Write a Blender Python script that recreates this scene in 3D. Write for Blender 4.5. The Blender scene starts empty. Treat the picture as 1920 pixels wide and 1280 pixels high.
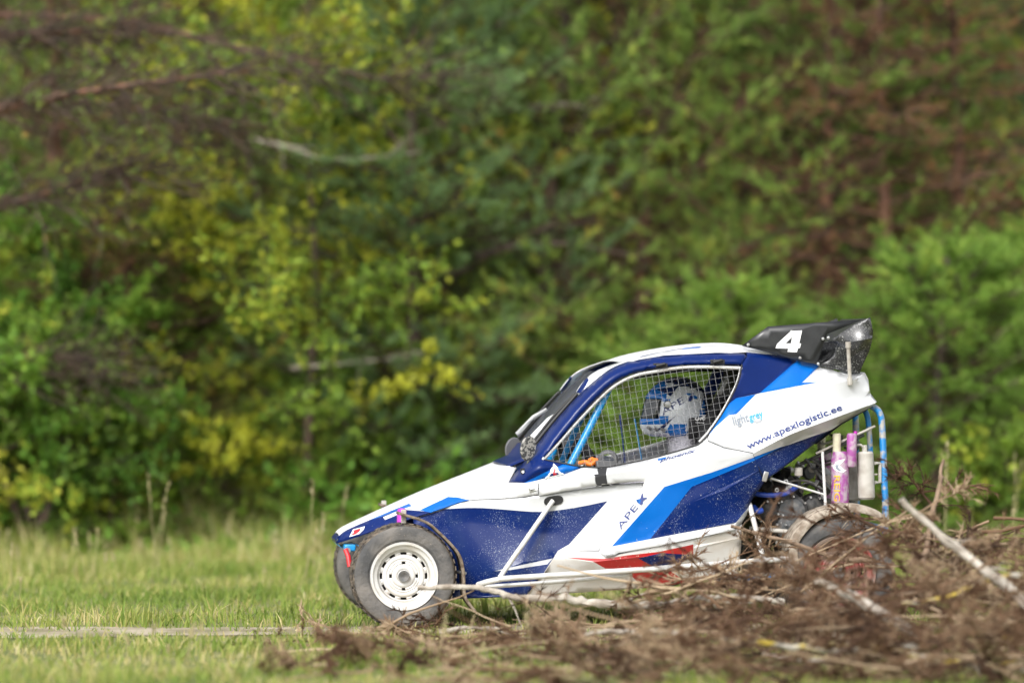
import bpy, bmesh, math, random
import numpy as np
from mathutils import Vector, Matrix
from mathutils.geometry import delaunay_2d_cdt
from mathutils.bvhtree import BVHTree
R = math.radians
scene = bpy.context.scene
C = scene.collection

# ---------------------------------------------------------------- camera, sky, sun, exposure
FPX, CAM_Y, CAM_H = 9240.0, -22.0, 1.246          # focal length in photo pixels, camera place
cam_d = bpy.data.cameras.new('camera'); cam = bpy.data.objects.new('camera', cam_d); C.objects.link(cam)
cam.location = (0, CAM_Y, CAM_H); cam.rotation_euler = (R(90), 0, 0)
cam_d.sensor_width = 36; cam_d.lens = FPX / 1920 * 36; cam_d.clip_end = 5000; cam_d.clip_start = 0.1
cam_d.dof.use_dof = True; cam_d.dof.focus_distance = 21.4; cam_d.dof.aperture_fstop = 1.2
scene.camera = cam
SUN_EL, SUN_AZ = 40, 202      # elevation, compass angle the light comes from (0 = +Y, clockwise)
w = bpy.data.worlds.new('World'); scene.world = w; w.use_nodes = True
nt = w.node_tree; bg = nt.nodes['Background']
sky = nt.nodes.new('ShaderNodeTexSky'); sky.sky_type = 'NISHITA'; sky.sun_disc = False
sky.sun_elevation = R(SUN_EL); sky.sun_rotation = R(SUN_AZ); sky.air_density = 1.0; sky.dust_density = 4.0; sky.ozone_density = 1.0
hsv = nt.nodes.new('ShaderNodeHueSaturation'); hsv.inputs['Saturation'].default_value = 0.15   # thin white overcast
nt.links.new(sky.outputs[0], hsv.inputs['Color']); nt.links.new(hsv.outputs[0], bg.inputs[0])
bg.inputs[1].default_value = 0.15
sd = bpy.data.lights.new('sun', 'SUN'); sd.energy = 1.25; sd.angle = R(18); sd.color = (1, .975, .94)
so = bpy.data.objects.new('sun', sd); C.objects.link(so)
az, el = R(SUN_AZ), R(SUN_EL)
dirv = Vector((math.sin(az)*math.cos(el), math.cos(az)*math.cos(el), math.sin(el)))
so.rotation_euler = dirv.to_track_quat('Z', 'Y').to_euler(); so.location = dirv*30
scene.view_settings.view_transform = 'Standard'; scene.view_settings.look = 'None'
scene.view_settings.gamma = 1; scene.view_settings.use_curve_mapping = False
scene.view_settings.exposure = 0.85
scene.cycles.use_denoising = True
scene.cycles.max_bounces = 6; scene.cycles.diffuse_bounces = 3; scene.cycles.glossy_bounces = 3
scene.cycles.transmission_bounces = 4; scene.cycles.transparent_max_bounces = 6
scene.cycles.caustics_reflective = False; scene.cycles.caustics_refractive = False

rng = np.random.default_rng(7)
# ---------------------------------------------------------------- materials
MATS = {}
def node(nt, typ, **kw):
    n = nt.nodes.new(typ)
    for k, v in kw.items():
        if k in n.inputs: n.inputs[k].default_value = v
        else: setattr(n, k, v)
    return n
def mat(name, col, rough=.5, metal=0, coat=0, spec=.5, alpha=1):
    m = bpy.data.materials.new(name); m.use_nodes = True; b = m.node_tree.nodes['Principled BSDF']
    b.inputs['Base Color'].default_value = (*col, 1); b.inputs['Roughness'].default_value = rough
    b.inputs['Metallic'].default_value = metal; b.inputs['Coat Weight'].default_value = coat
    b.inputs['Coat Roughness'].default_value = .08; b.inputs['Specular IOR Level'].default_value = spec
    MATS[name] = m; return m
def noisy(name, c1, c2, scale, rough=.6, lo=.4, hi=.6, detail=6, metal=0, coat=0, bump=0, bscale=None, speck=None, stretch=None):
    """two colours mixed by noise; optional fine specks (colour, scale, threshold) and bump"""
    m = mat(name, c1, rough, metal, coat); t = m.node_tree; b = t.nodes['Principled BSDF']; L = t.links.new
    tc = node(t, 'ShaderNodeTexCoord'); src = tc.outputs['Object']
    if stretch:
        mp = node(t, 'ShaderNodeMapping'); mp.inputs['Scale'].default_value = stretch; L(src, mp.inputs[0]); src = mp.outputs[0]
    n = node(t, 'ShaderNodeTexNoise', Scale=scale, Detail=detail); L(src, n.inputs['Vector'])
    mr = node(t, 'ShaderNodeMapRange'); mr.inputs[1].default_value = lo; mr.inputs[2].default_value = hi; L(n.outputs[0], mr.inputs[0])
    mx = node(t, 'ShaderNodeMix', data_type='RGBA'); mx.inputs[6].default_value = (*c1, 1); mx.inputs[7].default_value = (*c2, 1)
    L(mr.outputs[0], mx.inputs[0]); out = mx.outputs[2]
    if speck:
        for (sc_, ss, th) in speck:
            n2 = node(t, 'ShaderNodeTexNoise', Scale=ss, Detail=2); L(tc.outputs['Object'], n2.inputs['Vector'])
            big = node(t, 'ShaderNodeTexNoise', Scale=ss/28, Detail=3); L(tc.outputs['Object'], big.inputs['Vector'])
            ad = node(t, 'ShaderNodeMath', operation='MULTIPLY_ADD'); L(big.outputs[0], ad.inputs[0]); ad.inputs[1].default_value = .35; L(n2.outputs[0], ad.inputs[2])
            m2 = node(t, 'ShaderNodeMapRange'); m2.inputs[1].default_value = th; m2.inputs[2].default_value = th+.03; L(ad.outputs[0], m2.inputs[0])
            x2 = node(t, 'ShaderNodeMix', data_type='RGBA'); L(m2.outputs[0], x2.inputs[0]); L(out, x2.inputs[6]); x2.inputs[7].default_value = (*sc_, 1); out = x2.outputs[2]
    L(out, b.inputs['Base Color'])
    if bump:
        n3 = node(t, 'ShaderNodeTexNoise', Scale=bscale or scale*3, Detail=8); L(src, n3.inputs['Vector'])
        bp = node(t, 'ShaderNodeBump', Strength=bump, Distance=.02); L(n3.outputs[0], bp.inputs['Height']); L(bp.outputs[0], b.inputs['Normal'])
    return m
def foliage(name, ramp, trans=.38, rough=.6):
    """leaf colour from the per-leaf 'tint' attribute"""
    m = bpy.data.materials.new(name); m.use_nodes = True; t = m.node_tree; b = t.nodes['Principled BSDF']; L = t.links.new
    at = node(t, 'ShaderNodeAttribute', attribute_name='tint')
    oi = node(t, 'ShaderNodeObjectInfo')
    ad = node(t, 'ShaderNodeMath', operation='MULTIPLY_ADD'); L(oi.outputs['Random'], ad.inputs[0]); ad.inputs[1].default_value = .16; L(at.outputs['Fac'], ad.inputs[2])
    sb = node(t, 'ShaderNodeMath', operation='SUBTRACT'); L(ad.outputs[0], sb.inputs[0]); sb.inputs[1].default_value = .08
    cr = node(t, 'ShaderNodeValToRGB'); e = cr.color_ramp.elements
    for i, (p, c) in enumerate(ramp):
        el_ = e[i] if i < 2 else e.new(p)
        el_.position = p; el_.color = (*c, 1)
    L(sb.outputs[0], cr.inputs[0]); L(cr.outputs[0], b.inputs['Base Color']); b.inputs['Roughness'].default_value = rough
    b.inputs['Specular IOR Level'].default_value = .25
    tr = node(t, 'ShaderNodeBsdfTranslucent'); L(cr.outputs[0], tr.inputs[0])
    ms = node(t, 'ShaderNodeMixShader'); ms.inputs[0].default_value = trans; L(b.outputs[0], ms.inputs[1]); L(tr.outputs[0], ms.inputs[2])
    L(ms.outputs[0], t.nodes['Material Output'].inputs[0]); MATS[name] = m; return m

DUST = (.42, .36, .28)
noisy('white', (.56, .57, .58), (.47, .455, .42), 5, .3, .55, .85, coat=.5, speck=[(DUST, 130, .93)])
noisy('white_top', (.60, .61, .62), (.54, .54, .53), 5, .7, .55, .85); MATS['white_top'].node_tree.nodes['Principled BSDF'].inputs['Specular IOR Level'].default_value = .05
noisy('white_low', (.58, .57, .55), (.44, .39, .32), 7, .45, .45, .8, coat=.2, speck=[(DUST, 110, .87)])
noisy('navy', (.0004, .012, .095), (.0006, .015, .115), 4, .3, .4, .7, coat=.12, speck=[((.20, .22, .30), 170, .92)])
noisy('navy_muddy', (.0004, .013, .10), (.014, .032, .11), 6, .3, .52, .78, coat=.15, speck=[((.14, .17, .25), 230, .81), ((.34, .34, .36), 120, .90)])
noisy('blue', (.001, .105, .42), (.002, .12, .46), 5, .3, .4, .7, coat=.15, speck=[((.4, .45, .5), 110, .95)])
noisy('red', (.42, .010, .012), (.30, .03, .025), 9, .35, .5, .7, coat=.5, speck=[(DUST, 100, .87)])
mat('red_plain', (.55, .012, .02), .4); mat('magenta', (.42, .03, .36), .35); mat('orange', (.80, .20, .02), .6)
noisy('cage_blue', (.008, .26, .60), (.012, .22, .52), 12, .35, .4, .7, coat=.3)
noisy('cage_muddy', (.005, .18, .46), (.32, .31, .28), 22, .45, .48, .58, coat=.2)
noisy('tube_grey', (.58, .58, .57), (.42, .38, .32), 14, .4, .5, .75, metal=.15)
noisy('carbon', (.012, .013, .015), (.02, .021, .023), 20, .38, .4, .6, coat=.15)
noisy('carbon_muddy', (.012, .013, .015), (.03, .03, .032), 20, .35, .4, .6, coat=.4, speck=[((.30, .30, .29), 150, .83), ((.22, .22, .21), 260, .80)])
mat('black', (.012, .012, .013), .5); mat('black_tape', (.02, .02, .022), .7); mat('gap', (.015, .015, .016), .8)
noisy('fabric_black', (.014, .014, .016), (.022, .022, .024), 60, .9)
noisy('tyre', (.055, .055, .056), (.17, .155, .14), 9, .75, .40, .72, bump=.3, bscale=60, speck=[((.20, .17, .14), 90, .90)])
noisy('tread', (.035, .032, .03), (.15, .12, .09), 30, .85, .4, .6, bump=.5, bscale=80)
noisy('rim_white', (.62, .61, .59), (.50, .45, .38), 9, .4, .46, .78, coat=.3, speck=[(DUST, 80, .95)])
noisy('rim_red', (.24, .035, .03), (.20, .15, .12), 14, .6, .38, .58)
noisy('alloy', (.52, .53, .54), (.36, .35, .33), 25, .35, metal=.8)
noisy('engine_dark', (.018, .018, .019), (.10, .095, .085), 26, .55, .46, .72, metal=.2)
noisy('engine_grey', (.09, .095, .10), (.20, .19, .175), 24, .55, .4, .7, metal=.3, bump=.2)
noisy('dust_grey', (.45, .43, .39), (.33, .30, .26), 18, .6)
noisy('fender_mud', (.36, .31, .25), (.17, .13, .095), 28, .8, .4, .62, bump=.3)
noisy('strap_mud', (.10, .07, .045), (.20, .16, .12), 40, .85)
noisy('shock_purple', (.30, .07, .27), (.40, .33, .37), 30, .55, .42, .58)
noisy('shock_cream', (.55, .52, .38), (.42, .38, .28), 20, .5)
mat('hose_blue', (.02, .06, .34), .4); mat('gold', (.62, .36, .03), .45); mat('white_print', (.85, .85, .85), .5)
mat('navy_print', (.012, .03, .16), .5); mat('cyan_print', (.02, .34, .60), .5); mat('grey_print', (.22, .25, .30), .5)
mat('silver', (.76, .79, .83), .28, .1, .6); mat('helmet_blue', (.008, .14, .48), .25, .1, .7); mat('helmet_navy', (.008, .02, .09), .25, .1, .7)
mat('visor', (.02, .025, .03), .12, 0, .8); mat('wire', (.20, .20, .205), .45, .2); mat('mirror_back', (.10, .10, .105), .5)
noisy('mirror_mud', (.05, .05, .052), (.30, .29, .27), 90, .6, .47, .52)
noisy('suit', (.42, .41, .45), (.33, .32, .36), 30, .9, bump=.3); mat('suit_purple', (.16, .06, .24), .8); mat('glove', (.10, .11, .13), .8)
mat('skin', (.55, .33, .24), .5); mat('lime', (.55, .65, .03), .6)
for k_ in ('navy', 'navy_muddy', 'blue'): MATS[k_].node_tree.nodes['Principled BSDF'].inputs['Specular IOR Level'].default_value = .22
m = mat('clear_screen', (.9, .93, .95), .08); m.node_tree.nodes['Principled BSDF'].inputs['Alpha'].default_value = .08

# ---------------------------------------------------------------- mesh helpers
def mesh_from(name, V, Fs, mats=(), idx=None, smooth=False, tint=None):
    me = bpy.data.meshes.new(name)
    V = np.asarray(V, dtype=np.float32).reshape(-1, 3)
    if isinstance(Fs, np.ndarray):
        n, k = Fs.shape; me.vertices.add(len(V)); me.vertices.foreach_set('co', V.ravel())
        me.loops.add(n*k); me.loops.foreach_set('vertex_index', Fs.astype(np.int32).ravel())
        me.polygons.add(n); me.polygons.foreach_set('loop_start', np.arange(0, n*k, k, dtype=np.int32))
        me.update(calc_edges=True)
    else:
        me.from_pydata([tuple(map(float, v)) for v in V], [], [tuple(f) for f in Fs])
    for m_ in mats: me.materials.append(MATS[m_])
    if idx is not None: me.polygons.foreach_set('material_index', np.asarray(idx, dtype=np.int32))
    if smooth: me.polygons.foreach_set('use_smooth', np.ones(len(me.polygons), dtype=bool))
    if tint is not None:
        a = me.attributes.new('tint', 'FLOAT', 'POINT'); a.data.foreach_set('value', np.asarray(tint, dtype=np.float32))
    me.update(); return me
def link(name, me, parent=None, loc=None):
    o = bpy.data.objects.new(name, me); C.objects.link(o)
    if parent: o.parent = parent
    if loc is not None: o.location = loc
    return o
def thing(name, label, cat, loc=(0, 0, 0), rotz=0, group=None):
    o = link(name, None, None, loc); o.rotation_euler = (0, 0, rotz); return tag(o, label, cat, group)
def tag(o, label=None, cat=None, group=None, kind=None):
    for k, v in (('label', label), ('category', cat), ('group', group), ('kind', kind)):
        if v: o[k] = v
    return o
class MB:
    """collects shapes for one mesh"""
    def __init__(s): s.V = []; s.F = []; s.I = []; s.T = []
    def add(s, V, Fs, mi=0, tint=0.5):
        b = len(s.V); s.V += [tuple(map(float, v)) for v in V]; s.F += [tuple(i+b for i in f) for f in Fs]; s.I += [mi]*len(Fs); s.T += [tint]*len(V)
    def tube(s, pts, rad, n=8, mi=0, caps=True, tint=.5):
        P = [Vector(p) for p in pts]
        if not hasattr(rad, '__len__'): rad = [rad]*len(P)
        V = []; Fs = []; up = None
        for i, p in enumerate(P):
            d = (P[min(i+1, len(P)-1)]-P[max(i-1, 0)])
            d = d.normalized() if d.length > 1e-9 else Vector((0, 0, 1))
            if up is None:
                up = d.orthogonal().normalized()
            else:
                up = (up-d*up.dot(d)); up = up.normalized() if up.length > 1e-6 else d.orthogonal().normalized()
            q = d.cross(up)
            for k in range(n):
                a = 2*math.pi*k/n; V.append(p+(up*math.cos(a)+q*math.sin(a))*rad[i])
        for i in range(len(P)-1):
            for k in range(n):
                k2 = (k+1) % n; Fs.append((i*n+k, i*n+k2, (i+1)*n+k2, (i+1)*n+k))
        if caps: Fs += [tuple(range(n))[::-1], tuple((len(P)-1)*n+k for k in range(n))]
        s.add(V, Fs, mi, tint)
    def box(s, c, size, rot=None, mi=0):
        M = rot or Matrix.Identity(3); c = Vector(c); V = []
        for x in (-.5, .5):
            for y in (-.5, .5):
                for z in (-.5, .5): V.append(c+M @ Vector((x*size[0], y*size[1], z*size[2])))
        s.add(V, [(0, 1, 3, 2), (4, 6, 7, 5), (0, 4, 5, 1), (2, 3, 7, 6), (0, 2, 6, 4), (1, 5, 7, 3)], mi)
    def lathe(s, prof, c, axis=(0, 1, 0), n=32, mi=0, mis=None):
        """prof: (radius, along axis) list; open surface unless radius 0"""
        ax = Vector(axis).normalized(); u = ax.orthogonal().normalized(); v = ax.cross(u); c = Vector(c); V = []; Fs = []
        for (r, h) in prof:
            for k in range(n):
                a = 2*math.pi*k/n; V.append(c+ax*h+(u*math.cos(a)+v*math.sin(a))*r)
        for i in range(len(prof)-1):
            for k in range(n):
                k2 = (k+1) % n; Fs.append((i*n+k, i*n+k2, (i+1)*n+k2, (i+1)*n+k))
        b0 = len(s.F); s.add(V, Fs, mi)
        if mis:
            for i in range(len(prof)-1):
                for k in range(n): s.I[b0+i*n+k] = mis[i]
    def build(s, name, mats, parent=None, smooth=True, sharp=40, bevel=0):
        me = mesh_from(name, s.V, s.F, [mats] if isinstance(mats, str) else mats, s.I, smooth)
        if len(set(s.T)) > 1:
            a = me.attributes.new('tint', 'FLOAT', 'POINT'); a.data.foreach_set('value', s.T)
        if smooth and sharp: me.set_sharp_from_angle(angle=R(sharp))
        o = link(name, me, parent)
        if bevel:
            b = o.modifiers.new('bevel', 'BEVEL'); b.width = bevel; b.segments = 2; b.limit_method = 'ANGLE'
        return o
def crv(pts, n=5):
    """Catmull-Rom through points of any dimension"""
    P = np.asarray(pts, float); out = []
    for i in range(len(P)-1):
        p0 = P[max(i-1, 0)]; p1 = P[i]; p2 = P[i+1]; p3 = P[min(i+2, len(P)-1)]
        for k in range(n):
            t = k/n; out.append(.5*((2*p1)+(-p0+p2)*t+(2*p0-5*p1+4*p2-p3)*t*t+(-p0+3*p1-3*p2+p3)*t**3))
    out.append(P[-1]); return [tuple(p) for p in out]
def W(px, py, D):
    """photo pixel at distance D from the camera plane -> world point"""
    return Vector(((px-960)/FPX*D, CAM_Y+D, CAM_H-(py-640)/FPX*D))
def inside(x, y, poly):
    r = False; n = len(poly); j = n-1
    for i in range(n):
        xi, yi = poly[i][0], poly[i][1]; xj, yj = poly[j][0], poly[j][1]
        if (yi > y) != (yj > y) and x < (xj-xi)*(y-yi)/(yj-yi)+xi: r = not r
        j = i
    return r
# ---------------------------------------------------------------- plants' and ground's materials
foliage('pine_needles', [(0, (0.074, 0.113, 0.030)), (.35, (0.167, 0.270, 0.055)), (.7, (0.305, 0.432, 0.094)), (.9, (0.458, 0.458, 0.084)), (1, (0.550, 0.324, 0.094))])
foliage('blue_needles', [(0, (0.080, 0.139, 0.058)), (.5, (0.186, 0.301, 0.118)), (.85, (0.315, 0.453, 0.185)), (1, (0.515, 0.377, 0.118))])
foliage('young_needles', [(0, (0.095, 0.161, 0.033)), (.5, (0.216, 0.367, 0.062)), (.85, (0.405, 0.550, 0.107)), (1, (0.550, 0.506, 0.073))])
foliage('dead_needles', [(0, (0.097, 0.061, 0.032)), (.5, (0.227, 0.130, 0.065)), (1, (0.421, 0.211, 0.089))])
foliage('yellow_leaves', [(0, (0.079, 0.148, 0.022)), (.45, (0.216, 0.329, 0.040)), (.75, (0.453, 0.467, 0.048)), (1, (0.550, 0.550, 0.048))], .4)
foliage('green_leaves', [(0, (0.053, 0.125, 0.018)), (.5, (0.130, 0.271, 0.033)), (.85, (0.283, 0.416, 0.054)), (1, (0.550, 0.550, 0.073))], .4)
foliage('grass_blades', [(0, (0.102, 0.172, 0.028)), (.4, (0.189, 0.278, 0.049)), (.7, (0.320, 0.358, 0.086)), (.88, (0.524, 0.438, 0.185)), (1, (0.600, 0.530, 0.296))], .35)
foliage('dry_stalks', [(0, (0.276, 0.265, 0.115)), (.5, (0.437, 0.380, 0.196)), (1, (0.575, 0.494, 0.322))], .3)
foliage('dead_brush', [(0, (.032, .017, .010)), (.35, (.10, .052, .030)), (.7, (.22, .13, .075)), (1, (.50, .38, .25))], .2)
noisy('bark', (.10, .065, .045), (.045, .032, .025), 14, .9, bump=.6, bscale=40, stretch=(1, 1, .35))
noisy('bark_red', (.16, .075, .045), (.06, .036, .026), 14, .9, bump=.5, bscale=40, stretch=(1, 1, .4))
noisy('bark_pale', (.42, .37, .30), (.25, .21, .16), 16, .85, .4, .65, bump=.4, bscale=50)
noisy('wood_pale', (.44, .40, .34), (.24, .20, .16), 13, .85, .42, .68, bump=.4, bscale=60)
noisy('wood_brown', (.26, .18, .12), (.13, .085, .055), 16, .9, .4, .65, bump=.5, bscale=60)
noisy('wood_lichen', (.40, .37, .31), (.46, .34, .05), 9, .9, .48, .60, bump=.5, bscale=50)
noisy('dirt', (.40, .34, .25), (.22, .19, .11), 3, .95, bump=.5, bscale=30)

def noise2(x, y, s=0):
    return (np.sin(x*1.7+s)*np.cos(y*2.3-s*1.3)+.6*np.sin(x*4.1-y*3.2+s*2)+.4*np.cos(x*7.7+y*6.1+s))/2
def terrain(x, y):
    x = np.asarray(x, float); y = np.asarray(y, float)
    t = np.clip((y-9.5)/45, 0, 1); rise = 7.5*t*t*(3-2*t)
    bump = .05*noise2(x*.9, y*.9)*np.clip((y-2.5)/3, 0, 1)
    return rise+bump
# ground: one sheet, fine near the buggy, out to the horizon
gx = np.concatenate([-np.geomspace(12, 2500, 18)[::-1], np.arange(-11.5, 11.6, .4), np.geomspace(12, 2500, 18)])
gy = np.concatenate([-np.geomspace(30, 2500, 14)[::-1], np.arange(-28, 60, .5), np.geomspace(61, 2500, 14)])
X, Y = np.meshgrid(gx, gy); Z = terrain(X, Y); nx_, ny_ = len(gx), len(gy)
ii, jj = np.meshgrid(np.arange(nx_-1), np.arange(ny_-1)); a = (jj*nx_+ii).ravel()
gm = mat('ground', (.1, .1, .05), .95); t = gm.node_tree; b_ = t.nodes['Principled BSDF']; L = t.links.new
tc = node(t, 'ShaderNodeTexCoord'); n1 = node(t, 'ShaderNodeTexNoise', Scale=2.2, Detail=8); L(tc.outputs['Object'], n1.inputs['Vector'])
cr = node(t, 'ShaderNodeValToRGB'); e = cr.color_ramp.elements; e[0].position = .35; e[0].color = (.10, .13, .03, 1); e[1].position = .62; e[1].color = (.24, .23, .09, 1); L(n1.outputs[0], cr.inputs[0])
n2 = node(t, 'ShaderNodeTexNoise', Scale=5, Detail=8); L(tc.outputs['Object'], n2.inputs['Vector'])
c2 = node(t, 'ShaderNodeValToRGB'); e = c2.color_ramp.elements; e[0].position = .35; e[0].color = (.045, .036, .02, 1); e[1].position = .65; e[1].color = (.12, .085, .045, 1); L(n2.outputs[0], c2.inputs[0])
sp = node(t, 'ShaderNodeSeparateXYZ'); L(tc.outputs['Object'], sp.inputs[0])
ad = node(t, 'ShaderNodeMath', operation='MULTIPLY_ADD'); L(n1.outputs[0], ad.inputs[0]); ad.inputs[1].default_value = 3; L(sp.outputs[1], ad.inputs[2])
mr = node(t, 'ShaderNodeMapRange'); mr.inputs[1].default_value = 9; mr.inputs[2].default_value = 10.5; L(ad.outputs[0], mr.inputs[0])
mx = node(t, 'ShaderNodeMix', data_type='RGBA'); L(mr.outputs[0], mx.inputs[0]); L(cr.outputs[0], mx.inputs[6]); L(c2.outputs[0], mx.inputs[7]); L(mx.outputs[2], b_.inputs['Base Color'])
bp = node(t, 'ShaderNodeBump', Strength=.8, Distance=.05); L(n2.outputs[0], bp.inputs['Height']); L(bp.outputs[0], b_.inputs['Normal'])
g = link('ground', mesh_from('ground', np.stack([X.ravel(), Y.ravel(), Z.ravel()], 1), np.stack([a, a+1, a+1+nx_, a+nx_], 1), ['ground'], None, True)); g['kind'] = 'structure'
# bare wheel rut the buggy follows
V = []; Fs = []
for i, x in enumerate(np.arange(-30, 30.1, .25)):
    yc = -.68+.098*(x-.45)*(1 if abs(x) < 8 else 8/abs(x)); w_ = .32+.12*noise2(x*1.3, 0)+.05*noise2(x*5.1, 2)
    V += [(x, yc-w_, .004), (x, yc+w_, .004)]
    if i: Fs.append((2*i-2, 2*i, 2*i+1, 2*i-1))
o = link('dirt_track', mesh_from('dirt_track', V, Fs, ['dirt'], None, True)); o['kind'] = 'structure'

# ---------------------------------------------------------------- leaf and needle builders
def unit(v): return v/np.maximum(np.linalg.norm(v, axis=-1, keepdims=True), 1e-9)
def needles(P, D, n, L_, wd, spread, tint, rg):
    N = len(P); P = np.repeat(P, n, 0); D = np.repeat(D, n, 0); T = np.repeat(tint, n)+rg.normal(0, .05, N*n)
    d = unit(D+spread*rg.normal(size=(N*n, 3))); s = unit(np.cross(d, rg.normal(size=(N*n, 3))))*wd*.5
    l = (L_*rg.uniform(.65, 1.25, N*n))[:, None]; P = P-d*l*.1
    V = np.stack([P-s, P+s, P+d*l], 1).reshape(-1, 3); F_ = np.arange(N*n*3).reshape(-1, 3)
    return V, F_, np.repeat(np.clip(T, 0, 1), 3)
def leaves(P, D, L_, wd, tint, rg):
    N = len(P); d = unit(D); s = unit(np.cross(d, rg.normal(size=(N, 3)))); l = (L_*rg.uniform(.6, 1.3, N))[:, None]; w_ = wd*l/L_*.5
    nrm = np.cross(d, s)
    V = np.stack([P, P+d*l*.45-s*w_+nrm*l*.06, P+d*l, P+d*l*.45+s*w_+nrm*l*.06], 1).reshape(-1, 3)
    q_ = np.arange(N)[:, None]*4; F_ = np.concatenate([q_+[[0, 1, 2]], q_+[[0, 2, 3]]])
    return V, F_, np.repeat(np.clip(tint, 0, 1), 4)
def grow(rg, p, d, L_, n, wob, up=0):
    pts = [np.array(p, float)]; d = unit(np.array(d, float))
    for i in range(n):
        d = unit(d+rg.normal(0, wob, 3)+np.array([0, 0, up])); pts.append(pts[-1]+d*L_/n)
    return np.array(pts)
PROTO = {}
def store(kind, wood, wmat, V, F_, T, lmat, twigs):
    tm = mesh_from(kind+'_trunk', wood.V, wood.F, [wmat], None, True)
    nv = len(twigs.V); nf = len(twigs.F)
    # twigs (quads) and leaves in one crown mesh: triangulate the quads
    tv = np.array(twigs.V).reshape(-1, 3) if nv else np.zeros((0, 3)); tf = np.array([f for q_ in twigs.F if len(q_) == 4 for f in ((q_[0], q_[1], q_[2]), (q_[0], q_[2], q_[3]))], dtype=int).reshape(-1, 3)
    AV = np.concatenate([tv, V]); AF = np.concatenate([tf, F_+len(tv)]); MI = np.concatenate([np.zeros(len(tf)), np.ones(len(F_))])
    cm = mesh_from(kind+'_crown', AV, AF, [wmat, lmat], MI, False, np.concatenate([np.full(len(tv), .5), T]))
    PROTO[kind] = (tm, cm)
def conifer(kind, seed, H, Rr, nb, ntw, ntuft, nn, nl, nw, lmat, wmat, z0=.2, tint=(.35, .2), droop=.0, dens=1.0, shape=.8, thick=.06, bare=0.0):
    rg = np.random.default_rng(seed); wood = MB(); tw = MB()
    tp = grow(rg, (0, 0, -.1), (0, 0, 1), H+.1, 10, .03, .1); wood.tube(tp, list(np.linspace(thick, .012, 11)), 8)
    Ps = []; Ds = []; Ts = []
    for b in range(nb):
        f = (b+rg.random())/nb; z = z0+(H-z0-.15)*f; az_ = b*2.39996+rg.normal(0, .3); ln = Rr*((1-f)**shape*.92+.10)*rg.uniform(.7, 1.15)
        base = np.array([np.interp(z, tp[:, 2], tp[:, 0]), np.interp(z, tp[:, 2], tp[:, 1]), z]); d = np.array([math.cos(az_), math.sin(az_), .05+.6*f-droop])
        br = grow(rg, base, d, ln, 6, .10, .05-droop*.1); wood.tube(br, list(np.linspace(thick*.30*(1-f*.6), .004, 7)), 5, caps=False)
        bt = np.clip(tint[0]+rg.normal(0, tint[1]*.6), 0, .95); dead = rg.random() < bare
        for k in range(ntw):
            t_ = .18+.82*(k+rg.random())/ntw; q_ = t_*6; i = min(int(q_), 5); p = br[i]+(br[i+1]-br[i])*(q_-i); dd = unit(br[i+1]-br[i])
            lat = np.cross(dd, [0, 0, 1]); lat = unit(lat)*(1 if k % 2 else -1)
            tl = (.18+.42*ln*(1-.55*t_))*rg.uniform(.55, 1.15)
            tg = grow(rg, p, dd*.75+lat*rg.uniform(.5, 1.1)+np.array([0, 0, rg.normal(.1-droop, .25)]), tl, 3, .16, .04)
            tw.tube(tg, [.006, .0045, .003, .002], 3, caps=False)
            if dead and rg.random() < .8: continue
            for j in range(ntuft):
                if rg.random() > dens: continue
                s_ = .25+.78*(j+rg.random())/ntuft; s_ = min(s_, 1)*3; i2 = min(int(s_), 2); p2 = tg[i2]+(tg[i2+1]-tg[i2])*(s_-i2)
                Ps.append(p2); Ds.append(unit(tg[i2+1]-tg[i2])+np.array([0, 0, .35])); Ts.append(.0+bt+rg.normal(0, tint[1]*.5))
    V, F_, T = needles(np.array(Ps), np.array(Ds), nn, nl, nw, .55, np.array(Ts), rg)
    store(kind, wood, wmat, V, F_, T, lmat, tw)
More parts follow.
